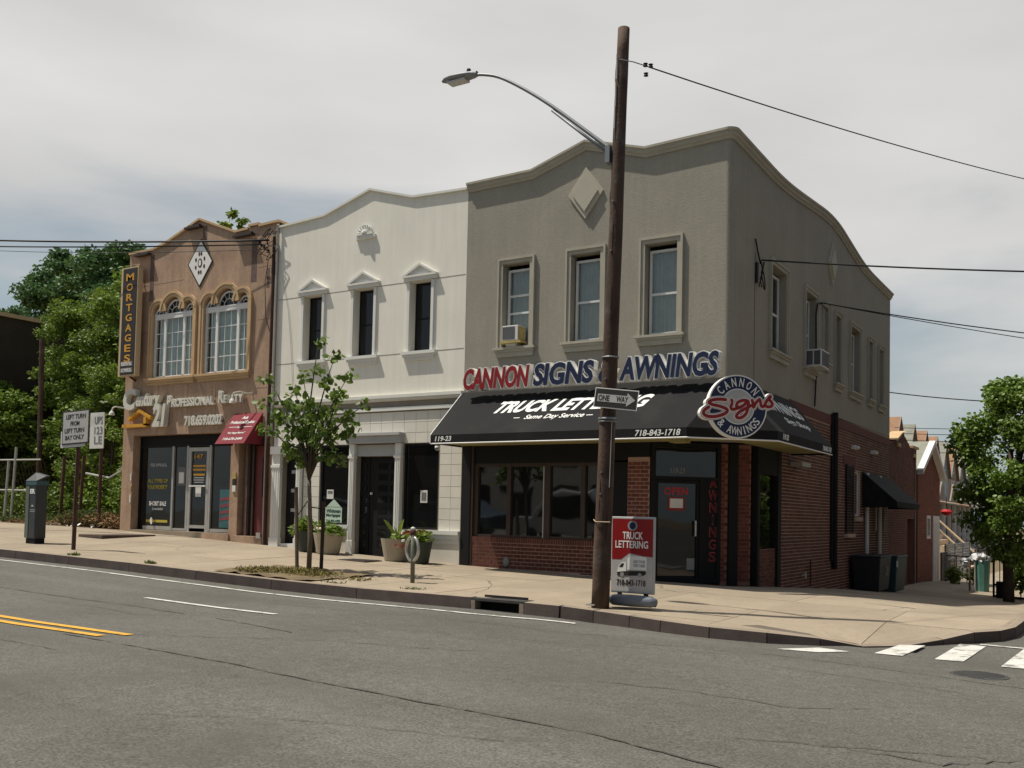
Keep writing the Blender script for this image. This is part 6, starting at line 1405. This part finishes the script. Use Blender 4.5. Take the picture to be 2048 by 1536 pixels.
B(2.95, 3.4, 16.3, 16.7, walk(3, 16.5)-.03, walk(3, 16.5)+.5).build('planter_box', M['blackmetal'], tg)
rsb = empty('roadside_shrub', (3.75, 17.2, -1), 'bright green shrub growing at the foot of the right tree', 'shrub'); leaves('foliage', 'leafC', rsb, [(3.7, 17.2, -.1, .5, .4, .55, 1), (3.6, 17.2, -.5, .3, .3, .4, .5)], 900, .13, 62); MB().tube([(3.7, 17.2, -1.05), (3.7, 17.2, -.3)], .04, 6).build('stem', M['bark2'], rsb)

# ================================================================ LEFT LOT
def tree(name, lab, cx, cy, zb, zc, rx, ry, rz, n, size, ma, seed, nsub=85, ph0=-.8, grp='trees in the vacant lot', tr=.16):
    o = empty(name, (cx, cy, zb), lab, 'tree', grp); rr = random.Random(seed); cl = []
    for k in range(nsub):
        a = rr.uniform(0, 6.28); ph_ = rr.uniform(ph0, 1.0); rad = math.sqrt(max(0, 1-ph_*ph_)); q = rr.uniform(.45, 1.12); s = rr.uniform(.08, .24)*min(rx, rz)
        cl.append((cx+rx*rad*q*math.cos(a), cy+ry*rad*q*math.sin(a), zc+rz*ph_*rr.uniform(.75, 1.05), s*1.3, s*1.3, s*.75, s))
    limb('trunk', [(cx, cy, zb-.1), (cx+.15, cy, zb+(zc-zb)*.4), (cx-.05, cy, zc)], tr, tr*.4, o, 'bark2')
    for k in range(7): c = cl[(k*7) % nsub]; limb('branch', [(cx, cy, zb+(zc-zb)*(.35+.09*k)), ((cx+c[0])/2, (cy+c[1])/2, (zc+c[2])/2), c[:3]], tr*.35, .015, o, 'bark2')
    leaves('crown', ma, o, cl, int(n*1.9), size*.68, seed, droop=.35, aspect=.6); return o
zl = .5
tree('lot_tree', 'tall bluish green tree, the highest crown behind the blade sign', -39.0, 13.5, zl, 11.6, 3.6, 3.0, 3.3, 12000, .32, 'leafB', 71)
tree('lot_tree', 'round bluish green tree at the far left of the lot', -43.6, 14.0, zl, 11.0, 3.0, 2.6, 3.0, 8000, .32, 'leafB', 72)
tree('lot_tree', 'bluish green tree whose top meets the pink parapet', -34.8, 12.5, zl, 11.1, 2.9, 2.6, 3.0, 9000, .30, 'leafB', 73)
tree('lot_tree', 'mid green tree filling the gap between the bluish and the bright trees', -29.5, 9.0, zl, 7.3, 3.4, 2.2, 3.6, 12000, .25, 'leafC', 70)
tree('lot_tree', 'bright green tree filling the lot beside the pink building', -25.4, 4.6, zl, 5.6, 2.5, 2.0, 3.6, 13000, .20, 'leafC', 74)
tree('lot_tree', 'bright green tree left of the thin brown pole', -28.3, 4.8, zl, 4.0, 2.0, 1.8, 2.6, 8000, .21, 'leafC', 75)
tree('lot_tree', 'low bright green tree touching the pink building edge', -22.3, 2.9, zl, 3.2, 1.9, 1.5, 2.5, 8000, .17, 'leafC', 76, tr=.09)
tree('lot_tree', 'low bright green tree in front of the dark side wall', -29.3, 3.0, zl, 3.4, 1.9, 1.3, 2.3, 8000, .2, 'leafC', 69, tr=.1)
tree('roof_tree', 'thin sprig of leaves rising above the pink roof peak', -16.6, 2.6, 6.8, 9.2, .55, .5, 1.0, 260, .22, 'leafC', 77, 10, grp='sprigs above the pink roof', tr=.03)
tree('roof_tree', 'small tuft of leaves over the right slope of the pink roof', -13.9, 2.4, 7.4, 8.95, .12, .12, .42, 60, .20, 'leafC', 78, 5, grp='sprigs above the pink roof', tr=.02)
tree('roof_tree', 'leaning sprig of leaves left of the pink roof peak', -18.2, 2.2, 6.8, 9.0, .7, .4, .22, 120, .22, 'leafC', 79, 6, grp='sprigs above the pink roof', tr=.03)
leaves('undergrowth', 'leafC', None, [(-19.2, 1.7, 1.5, 1.0, .7, 1.2, 1), (-21.2, 2.0, 1.3, 1.2, .8, 1.0, 1), (-23.5, 2.3, 1.2, 1.2, .8, .9, 1), (-26.5, 2.5, 1.1, 1.8, .8, .7, 1), (-30, 2.5, 1.2, 2.2, .8, .8, 1), (-34, 2.5, 1.2, 2.2, .8, .8, 1), (-18.6, 1.2, 2.4, .6, .5, 1.0, .4)], 14000, .15, 81, kind='stuff')
leaves('undergrowth_behind', 'leafB', None, [(-22, 8.5, 2.2, 4.5, 1.5, 2.4, 1), (-30, 9.5, 2.2, 5.5, 1.5, 2.4, 1), (-38, 9.5, 2.2, 5.0, 1.5, 2.2, .8)], 12000, .24, 82, kind='stuff')
leaves('lot_grass', 'weeds', None, [(-19.3, .8, .62, 1.4, .5, .10, 1), (-23, .9, .65, 2.2, .6, .14, 1.5), (-27.5, .9, .72, 2.5, .6, .2, 1.5), (-32, 1, .78, 3, .6, .2, 1.5), (-20, .7, .75, 1.8, .4, .28, 1.6)], 14000, .13, 83, droop=-.6, aspect=.2, kind='stuff')
leaves('dry_weeds', 'dryweeds', None, [(-19.2, .5, .72, 1.0, .35, .28, 1), (-20.6, .6, .72, .9, .35, .22, .8), (-22.3, .35, .62, 1.6, .25, .06, .5), (-18.4, .4, .7, .4, .3, .2, .3)], 2400, .13, 84, droop=-.2, aspect=.22, kind='stuff')
leaves('white_litter', 'paper', None, [(-20.5, .15, .62, 2.4, .15, .03, 1), (-19, .1, .6, 1, .15, .03, 1)], 16, .12, 85, aspect=.7, kind='stuff')
# lot fence
lf = empty('chain_link_fence', (-26, 1.2, .6), 'tall rusty chain link fence along the front of the vacant lot', 'fence')
for x, zt_ in ((-24.75, 3.05), (-25.15, 2.6), (-28.5, 2.7), (-32, 2.8), (-36, 2.9)): MB().tube([(x, 1.0, .4), (x+.15, 1.0, zt_)], .045, 6).build('fence_post', M['alu'], lf)
for z in (1.62, 2.62): MB().tube([(-40, 1.0, z+.1), (-23.2, 1.0, z)], .028, 6).build('fence_rail', M['alu'], lf)
mb = MB()
for k in range(90): x = -40+k*.19; mb.tube([(x, 1.0, .7), (x+1.0, 1.0, 2.65)], .004, 3, False); mb.tube([(x+1.0, 1.0, .7), (x, 1.0, 2.65)], .004, 3, False)
mb.build('chain_link', M['rust'], lf, kind='stuff')
for x in (-21.9, -20.9, -18.9): o = empty('bare_post', (x, .8, .5), {-21.9: 'rust brown leaning post in the lot greenery, left one', -20.9: 'rust brown post in the lot behind the turn sign', -18.9: 'rust brown post close to the pink wall'}[x], 'post', 'rusty posts in the lot'); MB().tube([(x, .9, .4), (x+.12, .9, 2.7)], .05, 6).build('shaft', M['rust'], o)
lp = empty('lot_pole', (-24.3, 2.0, .5), 'thin brown pole rising through the lot trees at the left', 'pole'); MB().tube([(-24.35, 1.7, .4), (-24.55, 1.7, 6.75)], .085, 8).build('pole_shaft', M['wood'], lp)
MB().tube([(-18.0, .5, 2.9), (-17.9, .3, 2.6), (-18.1, .3, 2.2), (-18.8, .4, 2.0), (-20.2, .6, 2.15)], .03, 6).build('loose_cable', M['alu'], lp)
# far left buildings
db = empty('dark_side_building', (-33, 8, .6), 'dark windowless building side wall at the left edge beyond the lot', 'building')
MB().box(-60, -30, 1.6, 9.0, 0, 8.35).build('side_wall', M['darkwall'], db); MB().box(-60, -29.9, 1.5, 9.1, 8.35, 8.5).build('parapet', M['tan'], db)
ob = empty('sandy_far_building', (-45, 34, .6), 'sandy orange upper storey seen past the far left tree', 'building')
MB().box(-56, -46.5, 22, 34, 0, 12.4).build('wall', M['orwall'], ob); MB().box(-56, -46.4, 21.9, 34, 12.4, 12.9).build('parapet', M['ply'], ob); B(-52, -51, 21.93, 22.0, 10.6, 11.6).build('window', M['darkglass2'], ob)

# ================================================================ unseen blocks across the streets, added to darken reflections and shade walls; parked cars
for i, (x0, x1, h_, ma, lab) in enumerate(((-48, -30, 7, 'acrossbrick', 'brown brick block added across the avenue to darken reflections at the far left'), (-29.5, -12, 6, 'wallp', 'pale low block added across the avenue to darken reflections in the shop glass'), (-11.5, 4, 8, 'acrossbrick', 'brown brick block added across the avenue to darken the corner shop glass'), (15, 34, 8, 'acrossbrick', 'brown brick block added across both streets to darken reflections'))):
    o = empty('avenue_reflection_block', (x0, -34, 0), lab, 'building'); B(x0, x1, -45, -33, -.4, h_).build('wall', M[ma], o); B(x0-.1, x1+.1, -45.1, -32.9, h_, h_+.3).build('cornice', M['tan'], o)
    for k in range(int((x1-x0)/3)):
        B(x0+.8+k*3, x0+2.2+k*3, -33.0, -32.95, 4.2, 5.8).build('window', M['darkglass2'], o); B(x0+.5+k*3, x0+2.6+k*3, -33.0, -32.95, .3, 2.8).build('shopfront', M['darkglass2'], o)
for i, (y0, y1, h_, ma, lab) in enumerate(((-3, 12, 12.5, 'acrossbrick', 'unseen brown brick corner block added across the side street to shade the side wall'), (12.5, 26, 12, 'acrossbrick', 'second unseen brown brick block added across the side street to shade the side wall'), (26.5, 60, 11, 'acrossbrick', 'long unseen brick block added across the side street to shade the side wall'))):  # out of view, added and made tall to keep skylight off the side wall
    o = empty('side_street_shade_block', (17, y0, 0), lab, 'building'); B(16.5, 28, y0, y1, -2.5, h_).build('wall', M[ma], o); B(16.4, 28.1, y0-.1, y1+.1, h_, h_+.3).build('cornice', M['tan'], o)
    for k in range(int((y1-y0)/3)): B(16.46, 16.5, y0+.8+k*3, y0+2.1+k*3, 4.6, 6.2).build('window', M['darkglass2'], o)
def car(x, y, col, lab, heading=0, h=1.55, L_=4.7):
    z = road(x, y); o = empty('parked_car', (x, y, z), lab, 'car', 'cars parked across the avenue')
    pr = [(-L_/2, .35), (-L_/2, .75), (-L_/2+.1, .95), (-L_/2+.9, 1.02), (-L_/2+1.5, h-.08), (-L_/2+2.0, h), (L_/2-1.2, h-.02), (L_/2-.35, 1.05), (L_/2-.05, .95), (L_/2, .6), (L_/2, .35)]
    MB().prism([(x+a, y-.85, z+b) for a, b in pr], (0, 1.7, 0)).build('body', M[col], o, bev=.06)
    for yy in (y-.862, y+.852): MB().prism([(x-L_/2+1.15, yy, z+1.02), (x-L_/2+1.6, yy, z+h-.15), (x+L_/2-1.3, yy, z+h-.15), (x+L_/2-.6, yy, z+1.05)], (0, .01, 0)).build('side_glass', M['darkglass2'], o)
    for dx in (-L_/2+.85, L_/2-.85):
        for yy in (y-.9, y+.7): MB().tube([(x+dx, yy, z+.33), (x+dx, yy+.2, z+.33)], .33, 18).build('wheel', M['tyre'], o)
for x, c_, lab, h_ in ((-5.5, 'carsilver', 'silver hatchback parked across the avenue, seen only in glass', 1.5), (-11.5, 'carsilver', 'tall silver van parked across the avenue, seen only in glass', 2.0), (-17.5, 'cardark', 'dark car parked across the avenue, seen only in glass', 1.5), (-23.5, 'carsilver', 'silver car parked farther across the avenue, seen only in glass', 1.5), (11.8, 'cardark', 'dark car parked across the avenue beyond the camera', 1.5)): car(x, -15.4, c_, lab, 0, h_)
